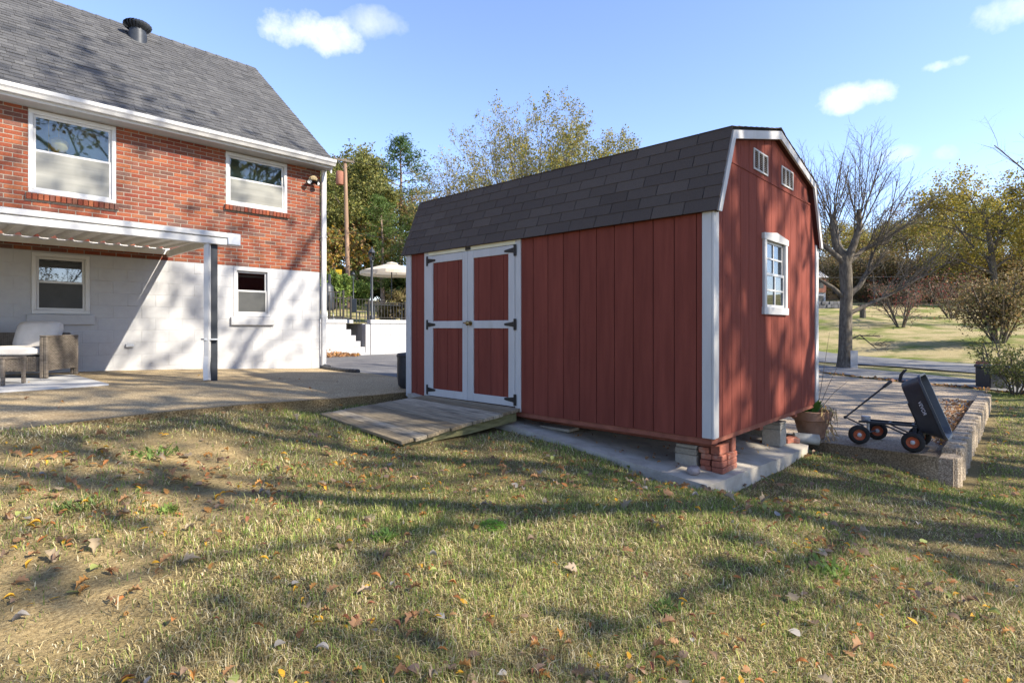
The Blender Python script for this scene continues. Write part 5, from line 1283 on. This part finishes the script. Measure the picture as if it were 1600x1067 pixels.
def pine(label, loc, seed, H, r, bare=.45, spread=.24, group=None, pal=PINE, per=10, top=1.0, nbr=46):
    T = Tree(seed); g = T.r; P = [np.zeros(3)]; 
    for i in range(8): P.append(P[-1]+np.array([g.normal(0, .01)*H*.3, g.normal(0, .01)*H*.3, H/8]))
    T.tube(P, [r*(1-.85*i/8) for i in range(9)], 8); tips = []
    nb = nbr
    for j in range(nb):
        t = bare+(1-bare)*(j/nb)**.9; f = t*8; i = min(int(f), 7); q = P[i]+(P[i+1]-P[i])*(f-i); az = j*2.4+g.normal(0, .4)
        prof_ = min(1, (1-t)*2.0+.18)*(.55+.45*min(1, (t-bare)/.2+.2)); L = H*spread*prof_*g.uniform(.5, 1.2)*top; d = np.array([math.cos(az), math.sin(az), g.uniform(.0, .45)])
        B = [q]; 
        for k in range(5): d = d+g.normal(0, .08, 3)+np.array([0, 0, .03]); d /= np.linalg.norm(d); B.append(B[-1]+d*L/5)
        T.tube(B, [r*.16*(1-.8*k/5) for k in range(6)], 4)
        for k in range(2, 6):
            for _ in range(3):
                e = B[k]+g.normal(0, 1, 3)*np.array([.10, .10, .035])*L; T.tube([B[k], e], [.012, .006], 3); tips.append(e)
            tips.append(B[k])
    o = plant('pine_tree', label, 'tree', loc, group); T.wood('trunk', 'bark_pine', o)
    leaves('crown', tips, g, per, .024*H*.75, .0125*H, pal, o, aspect=.22); return o

grp = 'trees on the hillside behind the terrace'
b1 = broad('broadleaf_tree', 'dense olive green tree rising right behind the house corner', spot(520, 44, True), 21, 11.0, .26, OLIVE+[(.15,.15,.05)], per=14, sig=.26, size=.11, group=grp)
copy_plant(b1, spot(566, 52, True), 'olive tree between the utility pole and the tall pine', 1.9, (1.05, 1.05, 1.12), grp)
copy_plant(b1, spot(545, 43, True), 'olive green tree directly behind the utility pole', 5.2, .9, grp)
copy_plant(b1, spot(478, 50, True), 'olive tree mostly hidden by the house corner', 3.6, 1.0, grp)
copy_plant(b1, spot(640, 60, True), 'olive tree behind the tall pine, partly hidden by the shed roof', 4.4, .95, grp)
pn = pine('tall dark pine with a high crown standing above the shed roof', spot(626, 47, True), 5, 14.2, .26, bare=.52, spread=.27, group=grp, per=11, nbr=25)
p2 = pine('younger bright green pine between the utility pole and the umbrella', spot(598, 40, True), 9, 7.8, .16, bare=.12, spread=.27, group=grp, pal=[(.09, .145, .03), (.12, .18, .04), (.075, .12, .03), (.14, .19, .05)], per=16)
copy_plant(p2, spot(652, 43, True), 'bright green pine hidden behind the shed roof edge', 2.2, (1, 1, .98), grp)
copy_plant(p2, spot(575, 58, True), 'green pine far behind the lamp post', 1.1, 1.15, grp)
b2 = broad('broadleaf_tree', 'small tree with orange brown autumn leaves left of the utility pole', spot(527, 37, True), 31, 4.6, .10, BROWN+OLIVE+[(.42, .26, .03), (.36, .2, .03)], per=5, sig=.22, size=.12, group=grp)
copy_plant(b2, spot(556, 42, True), 'small autumn tree with yellow leaves right of the utility pole', 2.7, 1.15, grp)
# undergrowth bushes on the hillside
def bush(label, loc, seed, H, pal, per=10, spread=1.0, n=9, size=.07, name='bush', cat='bush', group=None, bark='bark_dark', lv=3):
    T = Tree(seed); g = T.r
    S = dict(seg=[5, 4, 3], wob=[.1, .16, .2], trop=[.03, .03, .0], kids=[7, 5], t0=[.2, .2], ang=[38, 45], ratio=[.5, .5], rr=[.6, .6])
    for i in range(n):
        a = 2*math.pi*i/n+g.normal(0, .3); k = g.uniform(.15, .6)*spread; T.grow((.08*H*math.cos(a)*.5, .08*H*math.sin(a)*.5, 0), (k*math.cos(a), k*math.sin(a), 1), H*g.uniform(.6, .85), .014*H, 0, S)
    o = plant(name, label, cat, loc, group); T.wood('stems', bark, o)
    if per: leaves('foliage', T.tips, g, per, .045*H, size, pal, o)
    return o
bs1 = bush('round bright green bush at the foot of the utility pole', spot(547, 34, True), 41, 1.9, BRIGHT, per=12, size=.075)
copy_plant(bs1, spot(519, 31, True), 'green bush beside the house corner above the railing', 1.2, 1.1)
gb = 'dark undergrowth under the hillside trees'
bs2 = bush('dark green undergrowth bush under the hillside trees', spot(570, 46, True), 43, 3.0, OLIVE+PINE, per=12, size=.13, group=gb, spread=1.3)
for i, (px, d) in enumerate(((598, 48), (625, 50), (650, 46), (540, 48), (508, 47))): copy_plant(bs2, spot(px, d, True), 'dark green undergrowth bush under the hillside trees', i*1.3, 1+.1*(i % 3), gb)
bs3 = bush('dry tan ornamental grass clump by the shed end of the terrace railing', spot(634, 23.5, True), 47, 1.5, [(.30, .23, .11), (.22, .18, .08), (.16, .15, .05)], per=8, size=.05, n=14, spread=.7)
copy_plant(bs3, spot(606, 23.8, True), 'low dry shrub behind the railing under the umbrella', 2, .55)
# vase shaped tree behind the shed
T = Tree(61); g = T.r; vb = spot(838, 35)
T.tube([(0, 0, 0), (.02, 0, 1.2), (0, .03, 2.4), (0, 0, 3.2)], [.46, .38, .36, .30], 12)
S = dict(seg=[8, 5, 4, 3], wob=[.05, .09, .11, .13], trop=[.02, .03, .02, .0], kids=[16, 7, 4], t0=[.22, .2, .15], ang=[26, 30, 34], ratio=[.36, .5, .55], rr=[.5, .6, .75], end=[.25, .4, .5, .6])
VH = 14.3-vb.z-2.6
for i in range(44):
    th = R(66)*math.sqrt((i+.5)/44); ph = i*2.39996+.4; L = 1/math.sqrt((math.sin(th)/9.0)**2+(math.cos(th)/VH)**2)
    T.grow((0, 0, 2.2+.9*g.random()), (math.sin(th)*math.cos(ph), math.sin(th)*math.sin(ph), math.cos(th)), L*g.uniform(.84, .96), .085*g.uniform(.8, 1.1), 0, S)
o = plant('vase_tree', 'wide vase shaped tree with sparse yellow green leaves rising behind the shed roof', 'tree', vb); T.wood('trunk', 'bark', o)
tp_a = np.array(T.tips); lat = tp_a @ np.array([RT[0], RT[1], 0]); sel = g.random(len(tp_a)) < np.clip(.55+.07*lat, .12, .9)
leaves('crown', tp_a[sel], g, 4, .09, .058, YELLOW+OLIVE+[(.34, .29, .08)], o, droop=.5)
b3 = broad('broadleaf_tree', 'thin tree with russet leaves between the pine and the vase shaped tree', spot(690, 44, False), 71, 10.5, .18, BROWN+[(.3, .22, .09)], per=3, sig=.25, size=.11)
# bare pollarded tree by the lane
T = Tree(83); g = T.r; base = on_z(1321, 575, .0)
T.tube([(0, 0, -.2), (0, 0, .15), (.02, .01, .6), (.03, .0, 1.6), (.05, -.02, 2.4), (.05, 0, 3.0), (.03, .02, 3.55)], [.33, .25, .20, .185, .175, .185, .165], 14)
def limb(pts, r0, r1, nsh, Lsh, up=.10, sd_=0):
    T.tube(pts, list(np.linspace(r0*.8, r1*.75, len(pts))), 8); pts = np.array(pts)
    S = dict(seg=[6, 4, 3], wob=[.05, .09, .12], trop=[up*.6, .04, .03], kids=[8, 4], t0=[.15, .2], ang=[30, 34], ratio=[.48, .45], rr=[.6, .6])
    nsh = int(nsh*1.7)
    for i in range(nsh):
        t = .3+.7*(i+g.random())/nsh; f = t*(len(pts)-1); k = min(int(f), len(pts)-2); q = pts[k]+(pts[k+1]-pts[k])*(f-k); d = (pts[k+1]-pts[k]); d = d/np.linalg.norm(d)
        T.grow(q, d*.9+np.array([g.normal(0, .6), g.normal(0, .6), .6]), Lsh*g.uniform(.55, 1.2), .017*g.uniform(.6, 1.3), 0, S)
rt = np.array([RT[0], RT[1], 0.]); fw = np.array([FW[0], FW[1], 0.]); up_ = np.array([0, 0, 1.])
def lp(*l): return [rt*a+fw*b+up_*c for a, b, c in l]
limb(lp((.0, 0, 3.4), (-.25, .1, 3.9), (-.35, .1, 4.5), (-.3, .2, 4.9)), .16, .09, 7, 2.2)
limb(lp((.05, 0, 3.4), (.2, -.1, 3.9), (.35, -.15, 4.4), (.3, -.2, 5.0)), .17, .09, 9, 2.4)
limb(lp((.05, 0, 3.3), (.6, .1, 3.75), (1.1, .2, 3.95), (1.5, .2, 4.0)), .11, .05, 8, 2.2, .09)
limb(lp((.0, 0, 3.3), (-.5, 0, 3.75), (-1.0, .1, 4.2), (-1.4, .1, 4.3)), .12, .07, 6, 1.7)
limb(lp((.0, 0, 3.5), (.0, .4, 4.0), (.1, .7, 4.6), (.1, .8, 5.0)), .13, .07, 7, 2.1)
limb(lp((.0, .0, 2.2), (-.4, 0, 2.55), (-.9, .1, 2.9), (-1.1, .1, 3.5)), .10, .05, 5, 1.5)
limb(lp((.1, .0, 2.3), (.5, .1, 2.6), (.85, .2, 3.1), (1.0, .2, 3.7)), .12, .06, 6, 1.6)
limb(lp((.15, .0, 1.75), (.7, .0, 2.0), (1.3, .1, 2.25), (1.9, .1, 2.55), (2.6, 0, 3.0)), .09, .03, 7, 1.9, .07)
limb(lp((.1, .0, .9), (.4, -.1, 1.05), (.7, -.1, .8), (1.0, -.1, .55)), .035, .012, 3, .5, -.02)
o = plant('bare_tree', 'bare pollarded tree with thick grey trunk on the grass strip by the lane', 'tree', Vector((base.x, base.y, gz1(base.x, base.y)))); T.wood('trunk', 'bark', o)
q = MB(); c = base + (-FWv*.29) + RTv*.10; q.obox((c.x, c.y, base.z+.26), ((RTv-FWv*.2).normalized(), (FWv+RTv*.2).normalized(), (0, 0, 1)), (.105, .012, .30), .004); tag(q.build('white_board', 'block_white'), 'small white board leaning against the bare tree trunk', 'board')
# right hand side wood and shrubs
gr2 = 'trees at the far side of the lawn'
y1 = broad('broadleaf_tree', 'broad tree with dense yellow autumn leaves beyond the far lawn', spot(1556, 46), 91, 9.8, .26, YELLOW+[(.42, .34, .06)], per=10, sig=.28, size=.10, bark='bark', S=broad_spec(t0=[.2, .25, .2], ratio=[.62, .5, .5], ang=[58, 45, 45]))
copy_plant(y1, spot(1690, 44), 'yellow leaved tree cut by the right side of the view', 2.0, 1.05)
b4 = broad('broadleaf_tree', 'half bare olive and brown tree in the wood beyond the far lawn', spot(1420, 62), 93, 7.6, .17, OLIVE+BROWN+YELLOW+[(.28, .22, .12)], per=5, sig=.25, size=.10, group=gr2)
for i, (px, d, sc) in enumerate(((1370, 70, 1.0), (1470, 66, 1.1), (1310, 68, .95), (1340, 60, .8), (1500, 72, 1.15), (1390, 80, 1.2), (1445, 78, 1.2), (1260, 70, 1.1), (1600, 66, 1.15), (1660, 70, 1.2), (1230, 62, .9), (1540, 85, 1.3))):
    k = (0, 0, 1, 0, 2, 0, 3, 0, 0, 1, 0, 0)[i]
    copy_plant((b4, y1, b1, b3)[k], spot(px, d), ('half bare olive and brown tree in the wood beyond the far lawn', 'yellow leaved tree within the wood beyond the far lawn', 'dense olive green tree within the wood beyond the far lawn', 'thin russet leaved tree within the wood beyond the far lawn')[k], i*.9, sc*(1 if i not in (2, 9, 4) else .85), gr2)
ov = broad('bare_tree', 'nearly leafless tree whose twigs reach in at the right side of the sky', spot(1735, 30), 97, 11.5, .22, OLIVE, per=0, S=broad_spec(kids=[12, 8, 7], ratio=[.6, .5, .5]))
m1 = bush('multi stemmed shrub with red berries and grey twigs on the far lawn', spot(1408, 31.5), 101, 3.3, [(.30, .05, .045), (.20, .12, .07), (.22, .15, .09), (.18, .13, .08)], per=2, size=.04, n=8, spread=1.3, name='berry_shrub', cat='shrub', bark='bark')
m2_ = copy_plant(m1, spot(1487, 36), 'multi stemmed red twigged shrub left of the big brown bush', 2.1, 1.05)
m3 = bush('tall brown green bush with dense twigs at the far side of the lane', spot(1562, 23.5), 103, 3.2, [(.20, .13, .05), (.14, .11, .04), (.26, .18, .08), (.10, .10, .03)], per=5, size=.05, n=15, spread=.9, name='bush', bark='bark')
m4 = bush('small leafy bush right of the black box at the end of the driveway', spot(1588, 11.5), 107, 1.15, OLIVE+[(.10, .12, .05)], per=3, size=.025, n=9, spread=1.0, bark='bark')
m6 = bush('thin sapling arching over the black box at the driveway end', spot(1556, 13.2), 109, 1.5, OLIVE, per=1, size=.035, n=4, spread=1.2, bark='bark')
gh = 'brown hedge plants along the far edge of the lawn'
for i, (px, d) in enumerate(((1430, 47), (1455, 48), (1395, 46), (1510, 47), (1375, 50), (1350, 50))):
    copy_plant(m3, spot(px, d), 'low brown hedge plant along the far edge of the lawn', i*1.1, (1.2, 1.2, .55), gh)
gk = 'brown thicket at the edge of the wood'
for i in range(16):
    copy_plant(m3, spot(1262+i*27, 52+(i*7) % 11), 'tall brown thicket bush at the edge of the wood beyond the lawn', i*1.7, (2.0, 2.0, 1.25+.2*(i % 3)), gk)
for i in range(13):
    px = 690+i*45; d_ = 56+(i*13) % 17; p_ = at_d(px, HZ, d_)
    copy_plant((b4, b1, b3, b4)[i % 4], spot(px, d_, p_.x < 44 and p_.y > 18), ('half bare tree of the wood behind the red shed', 'dense olive tree of the wood behind the red shed', 'thin russet tree of the wood behind the red shed', 'half bare tree of the wood behind the red shed')[i % 4], i*1.3, .85+.1*(i % 3), 'trees of the wood behind the shed')
    copy_plant(m3, spot(px+20, d_-6, p_.x < 40 and p_.y > 18), 'thicket bush of the wood that continues behind the red shed', i*.7, (2.0, 2.0, 1.2), 'bushes of the wood behind the shed')
# trees behind and beside the camera: they cast the shade on lawn, shed and house
sS = broad_spec(seg=[7, 6, 4, 3], kids=[13, 8, 6], t0=[.30, .2, .2], ratio=[.58, .5, .5], ang=[52, 44, 45])
gs = 'shade trees of the garden behind the photographer'
t1 = broad('shade_tree', 'tall half bare shade tree standing behind the photographer', (9.0, -6.5, gz1(9.0, -6.5)-.1), 121, 17.0, .34, OLIVE+BROWN, per=4, sig=.32, size=.115, maxy=4.5, S=sS, group=gs, bark='bark')
t2 = broad('shade_tree', 'smaller nearly bare shade tree standing behind the photographer', (15.2, -6.0, gz1(15.2, -6.0)-.1), 123, 9.3, .2, OLIVE+BROWN, per=1, sig=.2, size=.08, S=sS, group=gs, bark='bark')
for i, (x, y, sc, rz) in enumerate(((13.5, -11.5, 1.7, 1.7), (21, -10, 1.55, 4.2), (27, -7.5, 1.45, .6), (3.0, -7.0, .65, 2.4))):
    copy_plant(t2, (x, y, gz1(x, y)-.1), 'smaller nearly bare shade tree standing behind the photographer', rz, sc, gs)
# ------------------------------------------------------------------ grass, litter, fallen leaves
def vnoise(x, y, f, seed):
    g = np.random.default_rng(seed); out = np.zeros_like(x)
    for i in range(5):
        a = g.uniform(0, 6.28); k = f*g.uniform(.6, 1.7); out += np.sin(k*(x*math.cos(a)+y*math.sin(a))+g.uniform(0, 6.28)+1.3*np.sin(k*.6*(y*math.cos(a)-x*math.sin(a))+g.uniform(0, 6.28)))
    return out/5
EX = np.array([p[0] for p in PATIO_EDGE]); EYv = np.array([p[1] for p in PATIO_EDGE])
def paved(x, y):
    m = y > np.interp(x, EX, EYv)-.005
    m |= (x > 7.38) & (y > .52) & (x < (12.75+.52*y)/.85)
    m |= (x > 7.0) & (y > .45) & (y < .74) & (x < 13.4) & (x > 7.40)
    m |= (x > 4.345) & (x < 7.2) & (y > 1.915) & (y < 6.1)
    s = .85*x-.52*y; m |= (s > 13.2) & (s < 14.95)
    m |= s > 16.5
    k = (y-4.06)/1.66; m |= (y > 4.05) & (y < 5.75) & (x > 2.98+.1*k) & (x < 4.6)
    return m
def dirtmask(x, y):
    d = np.zeros_like(x)
    for cx, cy, r_ in DIRT: d = np.maximum(d, np.clip((r_*1.15-np.hypot(x-cx, y-cy))/(r_*.5), 0, 1))
    return d*np.clip(.5+.9*vnoise(x, y, 2.2, 5)+.35, 0, 1)
def scatter(n, g, rmin=.7, rmax=15, half=62, power=1.0):
    u = g.random(n); r_ = rmin*(rmax/rmin)**(u**power); a = A + R(1)*g.uniform(-half, half, n); return r_*np.cos(a), r_*np.sin(a), r_
def make_grass():
    g = np.random.default_rng(77); x, y, r_ = scatter(1150000, g, .75, 16, power=.62)
    ok = ~paved(x, y); x, y, r_ = x[ok], y[ok], r_[ok]
    dm = dirtmask(x, y); keep = g.random(len(x)) > dm*.93; keep &= g.random(len(x)) < np.clip(.78+.45*vnoise(x, y, 5, 6)+.25*vnoise(x, y, 14, 16), .2, 1)
    x, y, r_ = x[keep], y[keep], r_[keep]; n = len(x); z = gz(x, y)
    green = np.clip(.52+.9*vnoise(x, y, 1.1, 8)+.5*vnoise(x, y, 4.5, 9)+.05*(x-3.5), 0, 1)
    isg = g.random(n) < .12+.40*green**1.4
    tuft = 1+.45*vnoise(x, y, 3, 10)+.35*vnoise(x, y, 11, 12)
    h = np.where(isg, g.gamma(5, .0085, n), g.gamma(4, .0075, n))*np.clip(tuft, .35, 1.8); h = np.clip(h*.8, .008, .07); w = (.0011+.0008*g.random(n))*np.clip(r_/2.2, .85, 5)
    az = g.uniform(0, 6.28, n)+1.2*vnoise(x, y, 2.5, 14); lean = np.where(isg, g.uniform(.1, 1.1, n), g.uniform(.4, 2.2, n))
    dx, dy = np.cos(az), np.sin(az); b = np.stack([x, y, z-.004], 1); P = np.stack([-dy, dx, np.zeros(n)], 1)*w[:, None]
    m1_ = b + np.stack([dx*lean*.28*h, dy*lean*.28*h, h*.62], 1); t = b + np.stack([dx*lean*.85*h, dy*lean*.85*h, h*(1-.30*np.minimum(lean, 2.0))], 1)
    straw = np.array([(.60, .50, .26), (.48, .40, .20), (.68, .59, .38), (.36, .28, .125), (.54, .435, .20), (.25, .185, .085)]); gre = np.array([(.20, .27, .055), (.14, .205, .04), (.25, .32, .07), (.32, .34, .10), (.40, .41, .13)])
    col = np.where(isg[:, None], gre[g.integers(0, 5, n)], straw[g.integers(0, 6, n)])*g.uniform(.65, 1.2, (n, 1))*(1+.18*vnoise(x, y, 2.0, 15))[:, None]
    nr_ = r_ < 3.6; k = nr_.sum()
    V1 = np.stack([b[nr_]-P[nr_], b[nr_]+P[nr_], m1_[nr_]+P[nr_]*.8, m1_[nr_]-P[nr_]*.8, t[nr_]], 1).reshape(-1, 3); i0 = np.arange(k)[:, None]*5
    F1 = np.concatenate([i0+np.array([[0, 1, 2]]), i0+np.array([[0, 2, 3]]), i0+np.array([[3, 2, 4]])], 0)
    f = ~nr_; V2 = np.stack([b[f]-P[f]*1.2, b[f]+P[f]*1.2, t[f]], 1).reshape(-1, 3); F2 = np.arange(len(V2)).reshape(-1, 3)+len(V1)
    o = np_mesh('grass', np.concatenate([V1, V2]), np.concatenate([F1, F2]), 'blade', col=np.concatenate([np.repeat(col[nr_], 5, 0), np.repeat(col[f], 3, 0)])); stuff(o, 'short half dry lawn grass, straw coloured with green patches', 'grass')
make_grass()
# tufts of fresh green weeds
def weed(label, c, seed, r_, nl, size, col, upright=False):
    rr = random.Random(seed); items = []; z0 = gz1(c.x, c.y)
    for i in range(nl):
        a = rr.uniform(0, 6.28); d = r_*math.sqrt(rr.random()); p = Vector((c.x+d*math.cos(a), c.y+d*math.sin(a), z0+ (.0 if upright else rr.uniform(.005, .045*(1-d/r_)+.012))))
        k = rr.uniform(.75, 1.2); cc = tuple(v*k for v in col); up = rr.uniform(.8, 2.5) if upright else rr.uniform(.1, .6); b = rr.uniform(0, 6.28)
        items.append((p, (math.cos(b), math.sin(b), up), (math.sin(b), -math.cos(b), 0), size*rr.uniform(.6, 1.3), cc))
    o = leafmesh('weed', items, 'leaf', None); tag(o, label, 'weed')
weed('bright green clover like weed clump in the middle of the lawn', on_z(768, 845, .08), 1, .085, 420, .020, (.17, .36, .04))
weed('green grass tuft left of the clover clump', on_z(598, 870, .14), 2, .05, 120, .05, (.20, .31, .06), True)
weed('green weed patch on the bare earth beside the patio', on_z(122, 815, .33), 3, .10, 90, .04, (.15, .21, .06), True)
weed('green grass tuft where the bare earth meets the lawn', on_z(262, 815, .30), 4, .05, 60, .04, (.17, .24, .05), True)
weed('green grass clump at the edge of the lawn near the patio', on_z(240, 715, .42), 5, .16, 120, .05, (.14, .21, .05), True)
weed('broad bladed green tuft in the right part of the lawn', on_z(1290, 925, -.1), 6, .10, 70, .06, (.22, .32, .06), True)
weed('low green weed rosette on the right part of the lawn', on_z(1040, 985, -.03), 7, .06, 30, .045, (.14, .22, .05), True)
# fallen leaves
def leaf_shape(kind, L):
    if kind == 0: out = [(0, 0), (.22, .18), (.5, .25), (.78, .16), (1, 0)]
    elif kind == 1: out = [(0, 0), (.12, .10), (.2, .30), (.3, .14), (.45, .36), (.55, .16), (.7, .30), (.8, .12), (1, 0)]
    elif kind == 2: out = [(0, 0), (.1, .3), (.3, .42), (.55, .38), (.8, .2), (1, 0)]
    else: out = [(0, 0), (.05, .25), (.22, .50), (.32, .28), (.55, .46), (.62, .2), (.8, .18), (1, 0)]
    return [(a*L, b*L) for a, b in out]
def leaf_geom(kind, L, curl, twist, seed):
    g = random.Random(seed); o_ = leaf_shape(kind, L); V = []; Fs = []
    for (a, b) in o_:
        t = a/L; z0 = L*(.16*math.sin(t*math.pi)*curl + .1*curl*t)
        for s in (-1, 0, 1):
            bb = b*s*(1-.12*g.random()); V.append((a-L/2, bb*math.cos(curl*.8), z0 + abs(bb)*curl*.9 + twist*bb*(t-.5)))
    n = len(o_)
    for i in range(n-1):
        for s in (0, 1): k = i*3+s; Fs.append((k, k+3, k+4, k+1))
    k = len(V); V += [(-L/2, 0, 0), (-L*.78, .004, .008*1), (-L/2, .0025, .001)]; Fs.append((k, k+1, k+2))
    return V, Fs
kinds = [  # kind, colour range, label
    (0, (.62, .34, .03), 'small oval yellow leaf fallen on the lawn'), (0, (.40, .16, .05), 'narrow orange brown leaf fallen on the lawn'), (1, (.33, .18, .08), 'lobed brown oak leaf lying on the lawn'),
    (2, (.30, .20, .13), 'round dull brown leaf lying on the lawn'), (3, (.36, .28, .18), 'large pale tan maple leaf lying on the lawn'), (2, (.30, .33, .10), 'pale green leaf lying on the lawn'),
    (1, (.45, .22, .06), 'rusty orange oak leaf lying on the lawn'), (0, (.25, .10, .055), 'thin dark red brown leaf on the lawn'), (2, (.34, .31, .27), 'pale grey dry leaf lying on the lawn'), (3, (.38, .21, .10), 'curled brown maple leaf lying on the lawn')]
size = [.032, .034, .046, .038, .06, .036, .043, .033, .034, .052]
g = np.random.default_rng(19); x, y, r_ = scatter(13000, g, 1.2, 15, 50, .8)
ok = ~paved(x, y); x, y, r_ = x[ok], y[ok], r_[ok]
cl = vnoise(x, y, 2.4, 31)+.5*vnoise(x, y, 6, 32)+ .25*np.clip((x-7), 0, 1)
keep = g.random(len(x)) < np.clip(.34+.6*cl, .04, 1); x, y = x[keep], y[keep]; dist_ = np.hypot(x, y)
kd = g.choice(10, len(x), p=[.16, .20, .11, .12, .03, .05, .11, .13, .03, .06]); sz = g.uniform(.6, 1.35, len(x))
big = np.array(size)[kd]*sz/dist_; ang_in = np.abs(np.angle(np.exp(1j*(np.arctan2(y, x)-A)))) < R(43)
order = np.argsort(-(big*ang_in)); zz = gz(x, y); meshes = {}
for k in range(10):
    for v in range(3):
        V, Fs = leaf_geom(kinds[k][0], size[k], (.25, .7, 1.1)[v], (.3, -.5, .9)[v], k*7+v); me = bpy.data.meshes.new('fallen_leaf'); me.from_pydata(V, [], Fs)
        c = kinds[k][1]; nv = len(V); at = me.attributes.new('col', 'FLOAT_COLOR', 'POINT'); rr = random.Random(k*31+v); kk = rr.uniform(.8, 1.2)
        at.data.foreach_set('color', [q for i in range(nv) for q in (c[0]*kk*(1 if i % 3 == 1 else .9), c[1]*kk*(1 if i % 3 == 1 else .88), c[2]*kk, 1)]); me.materials.append(MATS['leaf']); meshes[(k, v)] = me
JV = []; JF = []; JC = []
for rank, i in enumerate(order):
    k = int(kd[i]); v = int(g.integers(0, 3)); e = (g.normal(0, .28), g.normal(0, .28), g.uniform(0, 6.28)); s = float(sz[i]); dm = float(dirtmask(np.array([x[i]]), np.array([y[i]]))[0]); up_z = .016*(1-dm)+.008
    if rank < 300:
        o = bpy.data.objects.new('fallen_leaf', meshes[(k, v)]); COL.objects.link(o); o.location = (x[i], y[i], zz[i]+up_z); o.rotation_euler = e; o.scale = (s, s, s); tag(o, kinds[k][2], 'leaf', 'fallen leaves: ' + kinds[k][2])
    else:
        from mathutils import Euler
        M_ = Matrix.Translation((x[i], y[i], zz[i]+up_z)) @ Euler(e).to_matrix().to_4x4() @ Matrix.Scale(s*(1+.05*min(dist_[i], 12)), 4); me = meshes[(k, v)]; b0 = len(JV)
        JV += [tuple(M_ @ q.co) for q in me.vertices]; JF += [[b0+j for j in p.vertices] for p in me.polygons if len(p.vertices) == 4]; kk = g.uniform(.75, 1.25); JC += [tuple(c*kk for c in kinds[k][1])]*len(me.vertices)
stuff(np_mesh('leaf_litter', JV, JF, 'leaf', col=np.array(JC)), 'thin scatter of small fallen autumn leaves over the lawn', 'leaves')
# heaps of leaves: by the terrace wall and along the driveway edge
def heap(name, label, n, fn, seed, sc=1.0):
    g = random.Random(seed); V = []; Fs = []; C = []
    from mathutils import Euler
    for i in range(n):
        p = fn(g); k = g.choice((0, 1, 2, 3, 6, 7, 9)); me = meshes[(k, g.randrange(3))]
        M_ = Matrix.Translation(p) @ Euler((g.gauss(0, .6), g.gauss(0, .6), g.uniform(0, 6.28))).to_matrix().to_4x4() @ Matrix.Scale(sc*g.uniform(.7, 1.3), 4); b0 = len(V); V += [tuple(M_ @ q.co) for q in me.vertices]; Fs += [[b0+j for j in p_.vertices] for p_ in me.polygons if len(p_.vertices) == 4]
        kk = g.uniform(.7, 1.3); C += [tuple(c*kk for c in kinds[k][1])]*len(me.vertices)
    stuff(np_mesh(name, V, Fs, 'leaf', col=np.array(C)), label, 'leaves')
def f1(g):
    px = g.uniform(504, 562); t = (px-504)/58; b = on_y(px, 555, WY-.1-g.random()*.9); return Vector((b.x, b.y, .36+g.random()*.22*(1-t)*max(0, 1-(WY-b.y-.1)/1.0)))
heap('leaf_pile', 'pile of brown leaves swept against the white terrace wall', 420, f1, 3, 2.0)
def f2(g):
    x = g.uniform(8.1, 13); w_ = .2+.16*(x-8); y = .76+w_*g.random()**1.8; return Vector((x, y, drive_z(x, y)+.01+.03*g.random()))
heap('leaf_drift', 'drift of yellow brown leaves along the inner side of the block edging', 700, f2, 5, 1.25)
def f3(g):
    t = g.uniform(-6, 14); s = 12.75+g.random()*.5; x, y = s*.85+t*.52, -s*.52+t*.85; return Vector((x, y, gz1(x, y)+.02+.03*g.random()))
heap('leaf_drift', 'strip of brown leaves between the driveway and the pale lane', 700, f3, 6, 1.8)
def f4(g):
    x = g.uniform(-.5, 5.6); y = g.uniform(6.2, 10.9); return Vector((x, y, patio_z(x, y)+.008))
heap('patio_leaves', 'a few scattered dry leaves on the patio', 26, f4, 9, 1.1)
def f5(g):
    x = g.uniform(4.5, 7.1); y = g.uniform(2.1, 5.5); return Vector((x, y, slab_z(x, y)+.008+.01*g.random()))
heap('slab_litter', 'dead grass and leaves on the slab under the shed', 260, f5, 10, .8)
